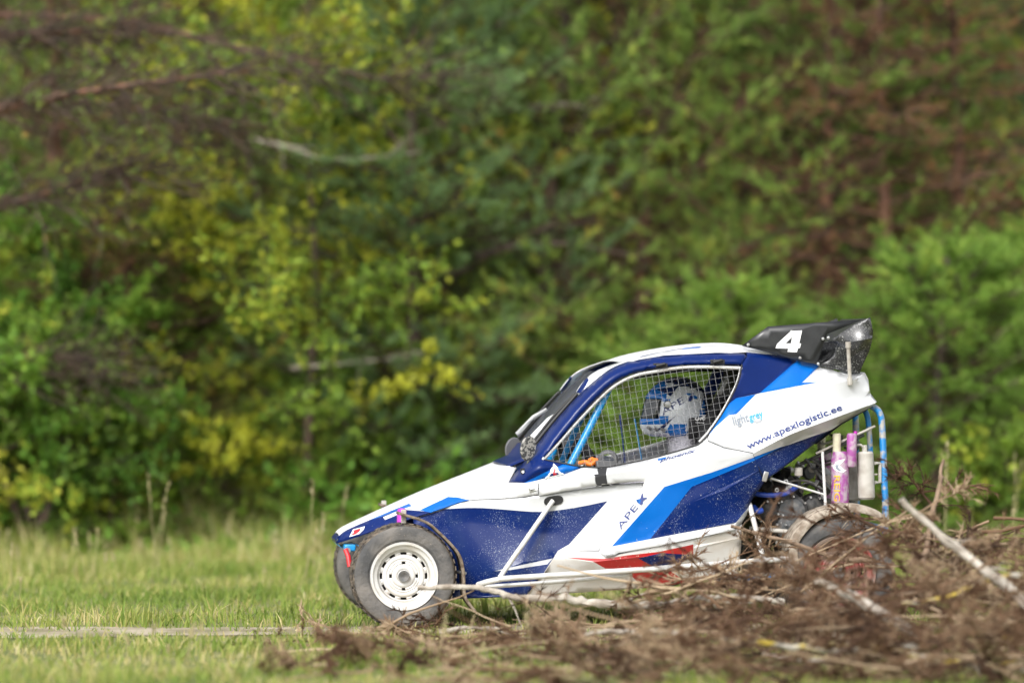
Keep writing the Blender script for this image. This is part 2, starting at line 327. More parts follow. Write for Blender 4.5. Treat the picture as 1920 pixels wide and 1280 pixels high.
def broadleaf(kind, seed, H, Rr, nstem, nb, ntw, nleaf, lsize, lmat, wmat, tint=(.5, .2), low=.15, thick=.04):
    rg = np.random.default_rng(seed); wood = MB(); tw = MB(); Ps = []; Ds = []; Ts = []
    for s in range(nstem):
        a_ = 6.283*s/nstem+rg.random(); sp_ = 0 if nstem == 1 else rg.uniform(.15, .45)
        st = grow(rg, (0, 0, -.05), (math.cos(a_)*sp_, math.sin(a_)*sp_, 1), H*rg.uniform(.8, 1.05), 9, .07, .05); wood.tube(st, list(np.linspace(thick, .006, 10)), 6)
        for b in range(nb):
            f = low+(1-low)*(b+rg.random())/nb; q_ = f*9; i = min(int(q_), 8); p = st[i]+(st[i+1]-st[i])*(q_-i); az_ = b*2.4+rg.normal(0, .4)
            ln = Rr*(.35+.75*math.sin(math.pi*min(f*.9+.08, 1)))*rg.uniform(.6, 1.1)
            br = grow(rg, p, (math.cos(az_), math.sin(az_), rg.uniform(-.05, .7)), ln, 5, .14, .02); wood.tube(br, list(np.linspace(thick*.32*(1-.5*f), .003, 6)), 4, caps=False)
            bt = tint[0]+rg.normal(0, tint[1])
            for k in range(ntw):
                t_ = (.2+.8*(k+rg.random())/ntw)*5; i = min(int(t_), 4); p2 = br[i]+(br[i+1]-br[i])*(t_-i)
                tg = grow(rg, p2, unit(br[i+1]-br[i])+rg.normal(0, .7, 3), ln*rg.uniform(.2, .45), 3, .2, -.02); tw.tube(tg, [.004, .003, .002, .0015], 3, caps=False)
                m_ = rg.random(nleaf)*3; i3 = np.minimum(m_.astype(int), 2); pp = tg[i3]+(tg[i3+1]-tg[i3])*(m_-i3)[:, None]+rg.normal(0, .02, (nleaf, 3))
                Ps.append(pp); Ds.append(rg.normal(0, .8, (nleaf, 3))+np.array([0, 0, -.35])); Ts.append(bt+rg.normal(0, tint[1]*.6, nleaf))
    V, F_, T = leaves(np.concatenate(Ps), np.concatenate(Ds), lsize, lsize*.62, np.concatenate(Ts), rg)
    store(kind, wood, wmat, V, F_, T, lmat, tw)
conifer('pine_a', 1, 5.6, 1.75, 86, 14, 6, 12, .085, .0085, 'pine_needles', 'bark_red', tint=(.55, .26), bare=.10)
conifer('pine_b', 2, 5.0, 1.5, 82, 14, 6, 12, .08, .0085, 'blue_needles', 'bark', tint=(.5, .22), bare=.08)
conifer('pine_c', 3, 5.8, 1.7, 78, 13, 6, 11, .085, .0085, 'pine_needles', 'bark', tint=(.62, .26), bare=.25)
conifer('young_a', 4, 2.15, 1.05, 66, 15, 6, 12, .07, .0075, 'young_needles', 'bark', z0=.08, tint=(.55, .2), shape=.55, thick=.035)
conifer('dead_a', 5, 5.4, 1.6, 84, 13, 5, 8, .07, .007, 'dead_needles', 'bark_red', tint=(.5, .25), droop=.25, dens=.65)
broadleaf('leaf_yellow', 6, 4.6, 1.5, 2, 32, 11, 30, .058, 'yellow_leaves', 'bark', tint=(.62, .22))
broadleaf('leaf_green', 7, 2.3, 1.0, 4, 16, 10, 24, .065, 'green_leaves', 'bark', tint=(.5, .2))
broadleaf('leaf_low', 8, 1.1, .65, 5, 9, 6, 13, .065, 'yellow_leaves', 'bark', tint=(.34, .18), low=.05, thick=.015)
rt = random.Random(11)
def plant(kind, name, px, D, scale, label, cat, group=None, rot=None, sz=None):
    x = (px-960)/FPX*D; y = CAM_Y+D
    o = thing(name, label, cat, (x, y, float(terrain(x, y))-.02), rt.uniform(0, 6.28) if rot is None else rot, group); o.scale = (scale, scale, scale*(sz or 1))
    link('trunk', PROTO[kind][0], o); link('crown', PROTO[kind][1], o); return o
FR = 'trees and bushes along the wood edge'
plant('pine_a', 'pine_tree', 130, 30.5, 1.0, 'olive pine above the bright leafy bush at the left edge', 'tree', FR, .3)
plant('leaf_yellow', 'broadleaf_tree', 560, 29.2, .90, 'yellowing broadleaf tree with the brightest yellow leaves, left of centre', 'tree', FR, 1.0)
plant('pine_b', 'pine_tree', 775, 29.6, .95, 'blue-green pine right of the yellowing broadleaf tree, above the buggy nose', 'tree', FR, 2.2)
plant('pine_c', 'pine_tree', 985, 30.2, 1.0, 'brownish olive pine above the buggy windscreen', 'tree', FR, .7)
plant('pine_a', 'pine_tree', 1190, 30.4, 1.05, 'tall mid-green pine above the buggy roof', 'tree', FR, 3.4)
plant('pine_a', 'pine_tree', 1530, 30.2, .98, 'mid-green pine between the brown dead conifer and the pine above the roof', 'tree', FR, 5.1)
plant('dead_a', 'dead_conifer', 1800, 30.4, 1.0, 'brown half-dead conifer behind the young pine at right edge', 'tree', FR, .2)
plant('dead_a', 'dead_conifer', 1390, 32.4, .85, 'brown half-dead conifer between two green pines above the wing', 'tree', FR, 2.0)
plant('young_a', 'young_pine', 1330, 29.0, .95, 'bright green young pine standing behind the cockpit roof', 'tree', FR, .5, .78)
plant('young_a', 'young_pine', 1745, 28.6, 1.08, 'largest bright green young pine, right of the black wing', 'tree', FR, 1.9, .78)
plant('young_a', 'young_pine', 1120, 29.8, .80, 'small young pine low behind the windscreen', 'tree', FR, 4.4, .8)
plant('leaf_green', 'leafy_bush', 60, 28.4, .72, 'bright green leafy bush at the left edge beside the grass', 'bush', FR, .5)
plant('leaf_green', 'leafy_bush', 170, 30.8, .95, 'dark green leafy bush left of the shadowy gap in the wood edge', 'bush', FR, 2.5)
plant('leaf_low', 'leafy_shrub', 395, 29.2, .8, 'low lime-green shrub in front of the shadowy gap', 'shrub', FR, .5)
plant('leaf_low', 'leafy_shrub', 720, 29.3, .9, 'low yellow-green shrub behind the buggy nose', 'shrub', FR, 2.5)
plant('young_a', 'young_pine', 600, 29.4, .55, 'smallest young pine, low between the two low shrubs', 'tree', FR, 3.0)
plant('leaf_low', 'leafy_shrub', 190, 28.5, .85, 'low shrub between the bright leafy bush and the tall seed stalks', 'shrub', FR, 1.5)
plant('leaf_low', 'leafy_shrub', 1880, 28.3, .8, 'low shrub at the right edge behind the brush heap', 'shrub', FR, 4.5)
plant('dead_a', 'dead_conifer', 235, 29.9, .9, 'brown half-dead conifer left of the yellowing broadleaf tree, under the dark boughs', 'tree', FR, 3.3)
plant('dead_a', 'dead_conifer', 1650, 30.0, .95, 'brown half-dead conifer above the wing, left of the largest young pine', 'tree', FR, 1.3)
plant('leaf_yellow', 'broadleaf_tree', 850, 32.0, 1.1, 'yellow-green broadleaf tree at the top edge, left of centre', 'tree', FR, 4.0)
plant('pine_c', 'pine_tree', 330, 32.6, 1.05, 'brownish pine behind the dark boughs at upper left', 'tree', FR, 2.9)
for k, (px, D, kd) in enumerate([(-260, 31.5, 'pine_c'), (-560, 33, 'pine_a'), (2150, 31.5, 'pine_b'), (2480, 33, 'pine_a'), (2050, 29.3, 'young_a'), (-230, 29, 'leaf_green')]):
    plant(kd, {'p': 'pine_tree', 'y': 'young_pine', 'l': 'leafy_bush'}[kd[0]], px, D, 1, 'tree of the wood edge standing just outside the picture', 'tree', 'trees just outside the picture')
for row, (D, n) in enumerate([(35, 9), (38.5, 9), (42, 10), (46.5, 11), (52, 11)]):
    for k in range(n):
        f = (k+.5+rt.uniform(-.3, .3))/n; half = 960*1.55; px = 960+(f*2-1)*half
        plant(rt.choice(['pine_a', 'pine_b', 'pine_c', 'pine_a', 'dead_a', 'pine_c', 'leaf_yellow']), 'background_pine', px, D+rt.uniform(-1, 1), rt.uniform(.95, 1.2), 'tree deep in the wood behind the front row', 'tree', 'trees deep in the wood')
# a pine just outside the left edge whose bare boughs reach into the picture
bx = W(-330, 640, 27.6); bo = thing('pine_tree', 'pine whose dark bare boughs reach in at upper left', 'tree', (bx.x, bx.y, 0), 0, FR)
rg = np.random.default_rng(21); b = MB(); tp = grow(rg, (0, 0, -.05), (0, 0, 1), 6.5, 10, .02, .1); b.tube(tp, list(np.linspace(.14, .04, 11)), 12); tr_o = b.build('trunk', 'bark_red', bo)
tw = MB(); Ps = []; Ds = []; Ts = []; orig = Vector((bx.x, bx.y, 0))
boughs = [([(-330, 330, 27.6), (-120, 245, 27.5), (0, 207, 27.4), (120, 180, 27.3), (250, 160, 27.2), (380, 142, 27.2), (480, 132, 27.2)], 20),
          ([(-330, 140, 27.6), (-100, 80, 27.8), (0, 66, 28), (120, 60, 28), (230, 58, 28)], 15),
          ([(-330, 330, 27.6), (-100, 210, 27.9), (100, 190, 28), (300, 205, 28.1), (420, 232, 28.2)], 10),
          ([(-330, 60, 27.6), (0, 30, 28.2), (250, 45, 28.3), (470, 95, 28.3), (560, 110, 28.3), (680, 142, 28.3), (800, 148, 28.3)], 13),
          ([(-330, 480, 27.6), (-100, 400, 27.6), (60, 370, 27.6), (180, 330, 27.5), (300, 300, 27.4)], 12),
          ([(-330, 700, 27.6), (-80, 690, 27.9), (60, 676, 28), (160, 674, 28)], 10)]
for pts, th in boughs:
    P = np.array([np.array(W(*q_)-orig) for q_ in crv(pts, 4)]); r0 = th/FPX*27.5/2; lb = MB(); lb.tube(P, list(np.linspace(r0*1.3, r0*.3, len(P))), 8); lb.build('bough', 'bark_red', bo)
    n = len(P)
    for k in range(70):
        i = rg.integers(int(n*.25), n-1); dd = unit(P[i+1]-P[i]); d = dd*.9+np.array([rg.normal(0, .2), rg.normal(0, .6), rg.normal(-.12, .35)])
        tg = grow(rg, P[i], d, rg.uniform(.25, .75), 4, .13, .01); tw.tube(tg, [.0075, .006, .005, .0035, .002], 4, caps=False)
        for j in range(3):
            tg2 = grow(rg, tg[1+j], unit(tg[2+j]-tg[1+j])+rg.normal(0, .5, 3), rg.uniform(.12, .3), 2, .15); tw.tube(tg2, [.004, .003, .002], 3, caps=False)
            if rg.random() < .34:
                for q_ in range(2): Ps.append(tg2[1+q_]); Ds.append(unit(tg2[2]-tg2[1])+np.array([0, 0, .3])); Ts.append(.5+rg.normal(0, .25))
V, F_, T = needles(np.array(Ps), np.array(Ds), 10, .07, .0055, .6, np.array(Ts), rg)
store("bare_pine", tw, 'bark', V, F_, T, 'pine_needles', tw); link('crown', PROTO['bare_pine'][1], bo)
# single pale dead branches caught in the wood edge
for pts, th, lab in [([(470, 262, 29), (540, 275, 28.9), (600, 295, 28.8), (680, 297, 28.8), (790, 285, 28.9)], 11, 'pale bare branch hanging in front of the yellowing broadleaf tree'),
                     ([(890, 478, 29.3), (960, 462, 29.2), (1040, 458, 29.2), (1120, 466, 29.2), (1200, 484, 29.3)], 11, 'dark bare branch arching left of the young pine behind the roof'),
                     ([(930, 215, 30), (990, 200, 29.9), (1060, 196, 29.8), (1110, 205, 29.8)], 9, 'pale crooked branch in front of the pine above the windscreen'),
                     ([(545, 690, 29), (640, 682, 29), (730, 672, 29), (815, 655, 29)], 9, 'pale bare branch low in front of the blue-green pine')]:
    P = [W(*q_) for q_ in crv(pts, 5)]; b = MB(); r0 = th/FPX*29/2; n = len(P); o_ = P[0].copy()
    b.tube([p-o_ for p in P], list(np.linspace(r0, r0*.35, n)), 7)
    for k in range(7):
        i = 3+int(rg.integers(0, n-5)); tg = grow(rg, np.array(P[i]-o_), unit(np.array(P[i+1]-P[i]))+rg.normal(0, .5, 3), rg.uniform(.15, .4), 3, .15); b.tube(tg, [r0*.4, r0*.3, r0*.2, .002], 5, caps=False)
    ob = b.build('dead_branch', 'bark_pale' if 'pale' in lab else 'bark', None); ob.location = o_; tag(ob, lab, 'branch')

# ---------------------------------------------------------------- grass
def blades(n, D0, D1, hfun, wd, tfun, seed, name, m, label, spread=1.5, lean=.45, power=1.0):
    rg = np.random.default_rng(seed); D = D0+(D1-D0)*rg.random(n)**power; half = 960/FPX*D*spread+.6
    x = rg.uniform(-1, 1, n)*half; y = CAM_Y+D; h = hfun(x, y, rg); keep_ = h > .008; x, y, h = x[keep_], y[keep_], h[keep_]; n = len(x); z = terrain(x, y)-.004
    az_ = rg.uniform(0, 6.28, n); fc = rg.uniform(0, 6.28, n); s = np.stack([np.cos(fc), np.sin(fc), np.zeros(n)], 1)*(wd*rg.uniform(.6, 1.3, n))[:, None]*.5
    ln = rg.normal(0, lean, n); dv = np.stack([np.cos(az_)*ln, np.sin(az_)*ln, np.ones(n)], 1); p0 = np.stack([x, y, z], 1)
    p1 = p0+dv*(h*.5)[:, None]; dv2 = dv+np.stack([np.cos(az_)*ln*1.2, np.sin(az_)*ln*1.2, np.zeros(n)-.1], 1); p2 = p1+dv2*(h*.5)[:, None]
    V = np.stack([p0-s, p0+s, p1+s*.8, p1-s*.8, p2], 1).reshape(-1, 3); q_ = np.arange(n)[:, None]*5
    F_ = np.concatenate([q_+[[0, 1, 2]], q_+[[0, 2, 3]], q_+[[3, 2, 4]]]); T = np.repeat(np.clip(tfun(x, y, rg), 0, 1), 5)
    o = link(name, mesh_from(name, V, F_, [m], None, False, T)); return tag(o, label, 'grass', kind='stuff')
def rut(x): return -.68+.098*(x-.45)
def h_short(x, y, rg):
    h = rg.uniform(.025, .075, len(x))*np.clip(1+.9*noise2(x*1.4, y*1.4, 2)+.5*noise2(x*4.3, y*3.9, 7), .2, 2.4); d = np.abs(y-rut(x)); h = np.where(d < .30+.16*noise2(x*3.1, y*0, 6), h*.55*(rg.random(len(x)) < .62+.5*noise2(x*1.3, y*2, 3)), h); h = np.where((y < rut(x)) & (y > rut(x)-.9), h*.75, h)
    d2 = np.abs(y-rut(x)-1.16); h = np.where(d2 < .15, h*.3, h); heap = (y < -1.3) & (x > -.4*(-y)*.1-.2); return h*np.where(y < -.9, .85, 1)*np.where(heap, .5, 1)
def t_short(x, y, rg): return .54+.34*noise2(x*1.1, y*.9, 5)+.16*noise2(x*3.7, y*3.1, 1)+rg.normal(0, .17, len(x))+np.where(y < -.8, .10, 0)+np.clip((y-4)/5, 0, .25)
blades(95000, 17.6, 30.5, h_short, .0075, t_short, 31, 'meadow_grass', 'grass_blades', 'short yellowish green grass on both sides of the track')
def h_tall(x, y, rg): return rg.uniform(.12, .52, len(x))*np.clip(.8+.75*noise2(x*1.1, y*.9, 9), .2, 1.7)*np.clip((y-4.2)/3, .25, 1)
def t_tall(x, y, rg): return .62+.2*noise2(x*.9, y*.8, 4)+rg.normal(0, .2, len(x))
blades(42000, 26.0, 30.5, h_tall, .008, t_tall, 32, 'tall_grass', 'grass_blades', 'taller straw-tinged grass growing along the wood edge', lean=.3)
# leafy undergrowth at the foot of the wood
rg = np.random.default_rng(41); n = 1500; D = rg.uniform(28.2, 31.5, n); x = rg.uniform(-1, 1, n)*(960/FPX*D*1.5); y = CAM_Y+D; z = terrain(x, y)
pxx = 960+x/D*FPX; gap_ = (pxx > 320) & (pxx < 560); cl = np.clip(.55+.8*noise2(x*1.2, y*1.1, 3), .1, 1.3)*np.where(gap_, .2, 1); base = np.stack([x, y, z], 1); PP = []; DD = []; TT = []
for q_ in range(14):
    off = rg.normal(0, 1, (n, 3))*np.array([.16, .16, .0]); hh = rg.uniform(.05, .55, n)*cl; PP.append(base+off+np.stack([0*x, 0*x, hh], 1)); DD.append(rg.normal(0, .7, (n, 3))+np.array([0, 0, .2])); TT.append(.5+.3*noise2(x*.9, y*.9, 8)+rg.normal(0, .15, n))
V, F_, T = leaves(np.concatenate(PP), np.concatenate(DD), .095, .05, np.concatenate(TT), rg)
tag(link('undergrowth', mesh_from('undergrowth', V, F_, ['green_leaves'], None, False, T)), 'leafy green undergrowth at the foot of the wood', 'undergrowth', kind='stuff')
# dry seed stalks
rg = np.random.default_rng(33); b = MB(); Ps = []; Ds = []; Ts = []
def stalk(px, D, top):
    g_ = W(px, 640, D); z = float(terrain(g_.x, g_.y)); H = W(px, top, D).z-z
    if H < .05: return
    st = grow(rg, (g_.x, g_.y, z-.02), (rg.normal(0, .12), rg.normal(0, .1), 1), H+.02, 5, .05, .05); b.tube(st, [.0028, .0026, .0024, .002, .0018, .0012], 3, caps=False)
    for k in range(26):
        t_ = 5*(1-.26*rg.random()); i = min(int(t_), 4); p = st[i]+(st[i+1]-st[i])*(t_-i); Ps.append(p); Ds.append(unit(st[i+1]-st[i])+rg.normal(0, .35, 3)); Ts.append(rg.uniform(.2, .9))
for px, D, top in [(285, 25.5, 905), (300, 25.6, 890), (292, 25.4, 960), (560, 25, 985), (575, 25.2, 900), (590, 25, 960), (170, 25, 990), (40, 23.8, 1085), (55, 23.7, 1130), (1755, 25, 830), (1770, 25.2, 842), (1890, 26, 860), (1905, 26, 850), (1880, 25, 930), (630, 26, 905), (20, 24.5, 1020)]:
    stalk(px, D, top)
for k in range(190): stalk(rg.uniform(-300, 2220), rg.uniform(24.6, 30), rg.uniform(985, 1095))
for k in range(70): stalk(rg.uniform(-200, 2100), rg.uniform(18.4, 20.6), rg.uniform(1150, 1270))
V, F_, T = leaves(np.array(Ps), np.array(Ds), .022, .007, np.array(Ts), rg)
tv = np.array(b.V); tf = np.array([f for q_ in b.F for f in ((q_[0], q_[1], q_[2]), (q_[0], q_[2], q_[3]))])
tag(link('seed_stalks', mesh_from('seed_stalks', np.concatenate([tv, V]), np.concatenate([tf, F_+len(tv)]), ['dry_stalks'], None, False, np.concatenate([np.full(len(tv), .5), T]))), 'dry grass stalks with pale seed heads standing over the grass', 'grass', kind='stuff')
# ---------------------------------------------------------------- the kart's own frame: x to its tail, y to its far side, z up
YAW = R(5.6); KO = Vector((0.45, 0, 0))
kart = thing('crosskart', 'white and blue off-road racing buggy with black rear wing', 'racing buggy', KO, YAW)
RinV = Matrix.Rotation(-YAW, 3, 'Z'); CL = RinV @ (Vector((0, CAM_Y, CAM_H))-KO)
def ray(px, py): return RinV @ Vector(((px-960)/FPX, 1, -(py-640)/FPX))
def K(px, py, ly):
    """photo pixel on the plane y = ly of the kart -> kart coordinates"""
    d = ray(px, py); return CL+d*((ly-CL.y)/d.y)
def KP(l): return [K(*p) for p in l]
def membrane(outline, lines=(), colours=(), spacing=9, puff=0):
    """sheet over a traced outline: depth fixed on the outline and crease lines, harmonic between; colour borders become edges"""
    segs = []
    def addseg(poly, closed, fixed):
        n = len(poly)
        for i in range(n if closed else n-1): segs.append((poly[i], poly[(i+1) % n], fixed))
    addseg(outline, True, True)
    for l in lines: addseg(l, False, True)
    cps = []
    for mi, poly in colours: cps.append((mi, poly)); addseg([(p[0], p[1], 0) for p in poly], True, False)
    verts = []; edges = []; key = {}
    def vid(p):
        k = (round(p[0], 2), round(p[1], 2))
        if k not in key: key[k] = len(verts); verts.append(Vector(k))
        return key[k]
    for a, b, f in segs:
        i, j = vid(a), vid(b)
        if i != j: edges.append((i, j))
    xs = [p[0] for p in outline]; ys = [p[1] for p in outline]
    A = np.array([[s[0][0], s[0][1]] for s in segs]); B = np.array([[s[1][0], s[1][1]] for s in segs])
    def segdist(x, y, A, B):
        d = B-A; L2 = np.maximum((d**2).sum(1), 1e-9); t = np.clip(((np.array([x, y])-A)*d).sum(1)/L2, 0, 1)
        q = A+d*t[:, None]; return np.hypot(q[:, 0]-x, q[:, 1]-y), t
    y = min(ys); row = 0
    while y < max(ys):
        x = min(xs)+(row % 2)*spacing*.5
        while x < max(xs):
            if inside(x, y, outline) and segdist(x, y, A, B)[0].min() > spacing*.4: verts.append(Vector((x, y)))
            x += spacing
        y += spacing*.87; row += 1
    r = delaunay_2d_cdt(verts, edges, [], 0, 1e-3)
    P = np.array([(v.x, v.y) for v in r[0]]); T = []; MI = []
    for f in r[2]:
        c = P[list(f)].mean(0)
        if not inside(c[0], c[1], outline): continue
        mi = 0
        for m_, poly in cps:
            if inside(c[0], c[1], poly): mi = m_
        T.append(tuple(f)); MI.append(mi)
    used = sorted({i for f in T for i in f}); remap = {o: n for n, o in enumerate(used)}
    P = P[used]; T = [tuple(remap[i] for i in f) for f in T]; n = len(P)
    fx = [i for i, s in enumerate(segs) if s[2]]; FA, FB = A[fx], B[fx]
    fa = np.array([segs[i][0][2] for i in fx]); fb = np.array([segs[i][1][2] for i in fx])
    known = np.full(n, np.nan)
    for i in range(n):
        d, t = segdist(P[i][0], P[i][1], FA, FB); k = int(d.argmin())
        if d[k] < .08: known[i] = fa[k]+(fb[k]-fa[k])*t[k]
    Lm = np.zeros((n, n)); area = np.zeros(n)
    for f in T:
        for q in range(3):
            i, j, k = f[q], f[(q+1) % 3], f[(q+2) % 3]; u = P[i]-P[k]; v = P[j]-P[k]
            cr_ = abs(u[0]*v[1]-u[1]*v[0]); wgt = max(min((u@v)/max(cr_, 1e-6), 20), .02)*.5
            Lm[i, j] -= wgt; Lm[j, i] -= wgt; Lm[i, i] += wgt; Lm[j, j] += wgt; area[i] += cr_/6
    kn = ~np.isnan(known); un = ~kn; u = known.copy()
    if un.any(): u[un] = np.linalg.solve(Lm[np.ix_(un, un)], -puff*1e-6*area[un]-Lm[np.ix_(un, kn)] @ known[kn])
    V = [K(P[i][0], P[i][1], u[i]) for i in range(n)]
    F2 = []
    for f in T:
        nrm = (V[f[1]]-V[f[0]]).cross(V[f[2]]-V[f[0]])
        F2.append(f if nrm.y < 0 else f[::-1])
    return V, F2, MI
PANELS = {}
def panel(name, mats, outline, lines=(), colours=(), spacing=9, puff=0, thick=.004, mirror=True, sharp=22, parent=None):
    V, Fs, MI = membrane(outline, lines, colours, spacing, puff)
    me = mesh_from(name, V, Fs, mats, MI, True); me.set_sharp_from_angle(angle=R(sharp))
    o = link(name, me, parent or kart); s = o.modifiers.new('thickness', 'SOLIDIFY'); s.thickness = thick; s.offset = -1
    PANELS[name] = (V, Fs)
    if mirror:
        c = o.copy(); C.objects.link(c); c.scale = (1, -1, 1); c.parent = parent or kart
    return o
def bridge(name, m, poly, crown=(0, 0, 0), n=10, thick=.004, parent=None, smooth=True):
    """sheet from a near-side line straight across to its mirror on the far side, bowed by crown"""
    P = KP(poly); V = []; Fs = []; cr = Vector(crown)
    for i, p in enumerate(P):
        for k in range(n+1):
            t = -1+2*k/n; V.append(Vector((p.x, -p.y*t if p.y < 0 else p.y*t, p.z))+cr*(1-t*t))
    for i in range(len(P)-1):
        for k in range(n): Fs.append((i*(n+1)+k, i*(n+1)+k+1, (i+1)*(n+1)+k+1, (i+1)*(n+1)+k))
    me = mesh_from(name, V, Fs, [m], None, smooth); me.set_sharp_from_angle(angle=R(35)); o = link(name, me, parent or kart)
    s = o.modifiers.new('thickness', 'SOLIDIFY'); s.thickness = thick; s.offset = 0; return o
def ktube(name, m, pts, dia_px, n=10, parent=None, mirror=False, curve=True):
    P = KP(crv(pts, 6) if curve and len(pts) > 2 else pts); b = MB(); b.tube(P, dia_px/431/2, n); o = b.build(name, m, parent or kart, True, 60)
    if mirror:
        c = o.copy(); C.objects.link(c); c.scale = (1, -1, 1); c.parent = parent or kart
    return o
def bvh(names):
    V = []; Fs = []
    for nme in names:
        v, f = PANELS[nme]; b = len(V); V += v; Fs += [tuple(i+b for i in q) for q in f]
    return BVHTree.FromPolygons(V, Fs)
def drop(tree, px, py, lift, fallback=-.55):
    d = ray(px, py).normalized(); h = tree.ray_cast(CL, d)
    return h[0]-d*lift if h[0] else K(px, py, fallback)-d*lift
def decal_poly(name, mats, polys, tree, lift=.0035, parent=None, spacing=6, fallback=-.55):
    """flat print: px polygons (material index, outline) laid on the panels"""
    b = MB()
    for mi, poly in polys:
        vs = [Vector((p[0], p[1])) for p in poly]; n = len(vs); xs_ = [p[0] for p in poly]; ys_ = [p[1] for p in poly]
        for gx_ in np.arange(min(xs_), max(xs_), spacing):
            for gy_ in np.arange(min(ys_), max(ys_), spacing):
                if inside(gx_, gy_, poly): vs.append(Vector((gx_+.03, gy_+.03)))
        r = delaunay_2d_cdt(vs, [(i, (i+1) % n) for i in range(n)], [], 0, 1e-3)
        Fs = []
        for f in r[2]:
            c = sum((r[0][i] for i in f), Vector((0, 0)))/3
            if inside(c.x, c.y, poly): Fs.append(tuple(f)[::-1])
        b.add([drop(tree, v.x, v.y, lift+.0006*mi, fallback) for v in r[0]], Fs, mi)
    return b.build(name, mats, parent or kart, False)
def text_tris(body, shear=0, bold=0, spacing=1.0):
    cu = bpy.data.curves.new('t', 'FONT'); cu.body = body; cu.size = 1; cu.shear = shear; cu.offset = bold; cu.space_character = spacing; cu.resolution_u = 3
    o = bpy.data.objects.new('t', cu); C.objects.link(o); dg = bpy.context.evaluated_depsgraph_get(); dg.update()
    me = bpy.data.meshes.new_from_object(o.evaluated_get(dg)); me.calc_loop_triangles()
    V = np.array([v.co[:] for v in me.vertices]); T = [tuple(t.vertices) for t in me.loop_triangles]
    bpy.data.objects.remove(o); bpy.data.curves.remove(cu); bpy.data.meshes.remove(me); return V, T
def lettering(name, m, body, p0, p1, height, tree, lift=.004, shear=0, bold=0, bend=0, parent=None, fallback=-.55, lean=0):
    """text from photo pixel p0 to p1 along its baseline, cap height in px"""
    V, T = text_tris(body, shear, bold); V[:, 0] -= V[:, 0].min(); wd = V[:, 0].max()
    d = np.array(p1, float)-np.array(p0, float); L_ = np.hypot(*d); e = d/L_; up = np.array([e[1], -e[0]])
    ca, sa = math.cos(lean), math.sin(lean); up = np.array([up[0]*ca-up[1]*sa, up[0]*sa+up[1]*ca])
    sx = L_/wd; sy = height/.73; P = []
    for v in V:
        t = v[0]/wd; q = np.array(p0)+e*v[0]*sx+up*(v[1]*sy+bend*4*t*(1-t)); P.append(drop(tree, q[0], q[1], lift, fallback))
    b = MB(); b.add(P, T); return b.build(name, m, parent or kart, False)

# ------------------------------------------------ bodywork
BT = crv([(636, 1004, -.15), (650, 993, -.16), (700, 971, -.19), (760, 946, -.23), (800, 930, -.26), (860, 908, -.30), (920, 887, -.35), (957, 874, -.385)], 3)
BL = crv([(630, 1018, -.16), (695, 997, -.24), (775, 970, -.33), (830, 952, -.39), (877, 937, -.44), (937, 934, -.50), (987, 930, -.54), (1010, 926, -.565)], 3)
panel('bonnet_side', ['white', 'navy', 'blue'], BT+[(968, 876, -.40), (953, 904, -.46), (985, 905, -.545), (1010, 906, -.555)]+BL[::-1],
      lines=[crv([(700, 985, -.232), (790, 955, -.315), (880, 922, -.40), (953, 904, -.46)], 3)],
      colours=[(1, [(620, 1030), (630, 1000), (690, 972), (730, 958), (757, 955), (785, 957), (808, 959), (770, 985)]),
               (2, [(696, 974), (730, 957), (765, 942), (772, 948), (745, 957), (715, 968)]),
               (2, [(787, 956), (808, 946), (840, 931), (858, 932), (880, 937), (830, 953), (806, 960)]),
               (0, [(718, 969), (748, 956), (754, 961), (722, 974)])])
bridge('bonnet_top', 'white_top', BT, (0, 0, .006))
WT = [(1391, 684, -.43), (1295, 683, -.43), (1232, 691, -.43), (1195, 698, -.43), (1170, 708, -.435), (1145, 724, -.44), (1120, 747, -.45), (1082, 787, -.47), (1045, 829, -.50), (1016, 860, -.53)]
WB = [(1016, 860, -.53), (1060, 869, -.555), (1095, 875, -.56), (1132, 876, -.56), (1160, 872, -.56), (1232, 856, -.555), (1295, 838, -.55), (1312, 831, -.55), (1326, 817, -.55), (1332, 808, -.54), (1357, 770, -.52), (1382, 720, -.47), (1391, 684, -.43)]
WTs = crv(WT, 4); WBs = crv(WB, 4)
panel('roof_pillar', ['navy', 'blue'],
      crv([(953, 904, -.46), (1005, 835, -.395), (1040, 790, -.385), (1085, 740, -.38), (1135, 697, -.378), (1170, 680, -.375), (1197, 674, -.375), (1245, 666, -.375), (1345, 661, -.375), (1395, 662, -.38)], 4)
      + [(1401, 668, -.40)]+WTs+[(1060, 869, -.555), (1095, 875, -.56), (1060, 888, -.56), (1020, 897, -.557), (985, 905, -.545)],
      colours=[(1, [(979, 906), (1020, 886), (1060, 868), (1100, 868), (1100, 880), (1060, 890), (1020, 899)])], sharp=50, spacing=6, puff=420)
bridge('dash_cowl', 'navy', [(957, 874, -.385), (985, 862, -.39), (1005, 838, -.395)], (-.03, 0, .01))
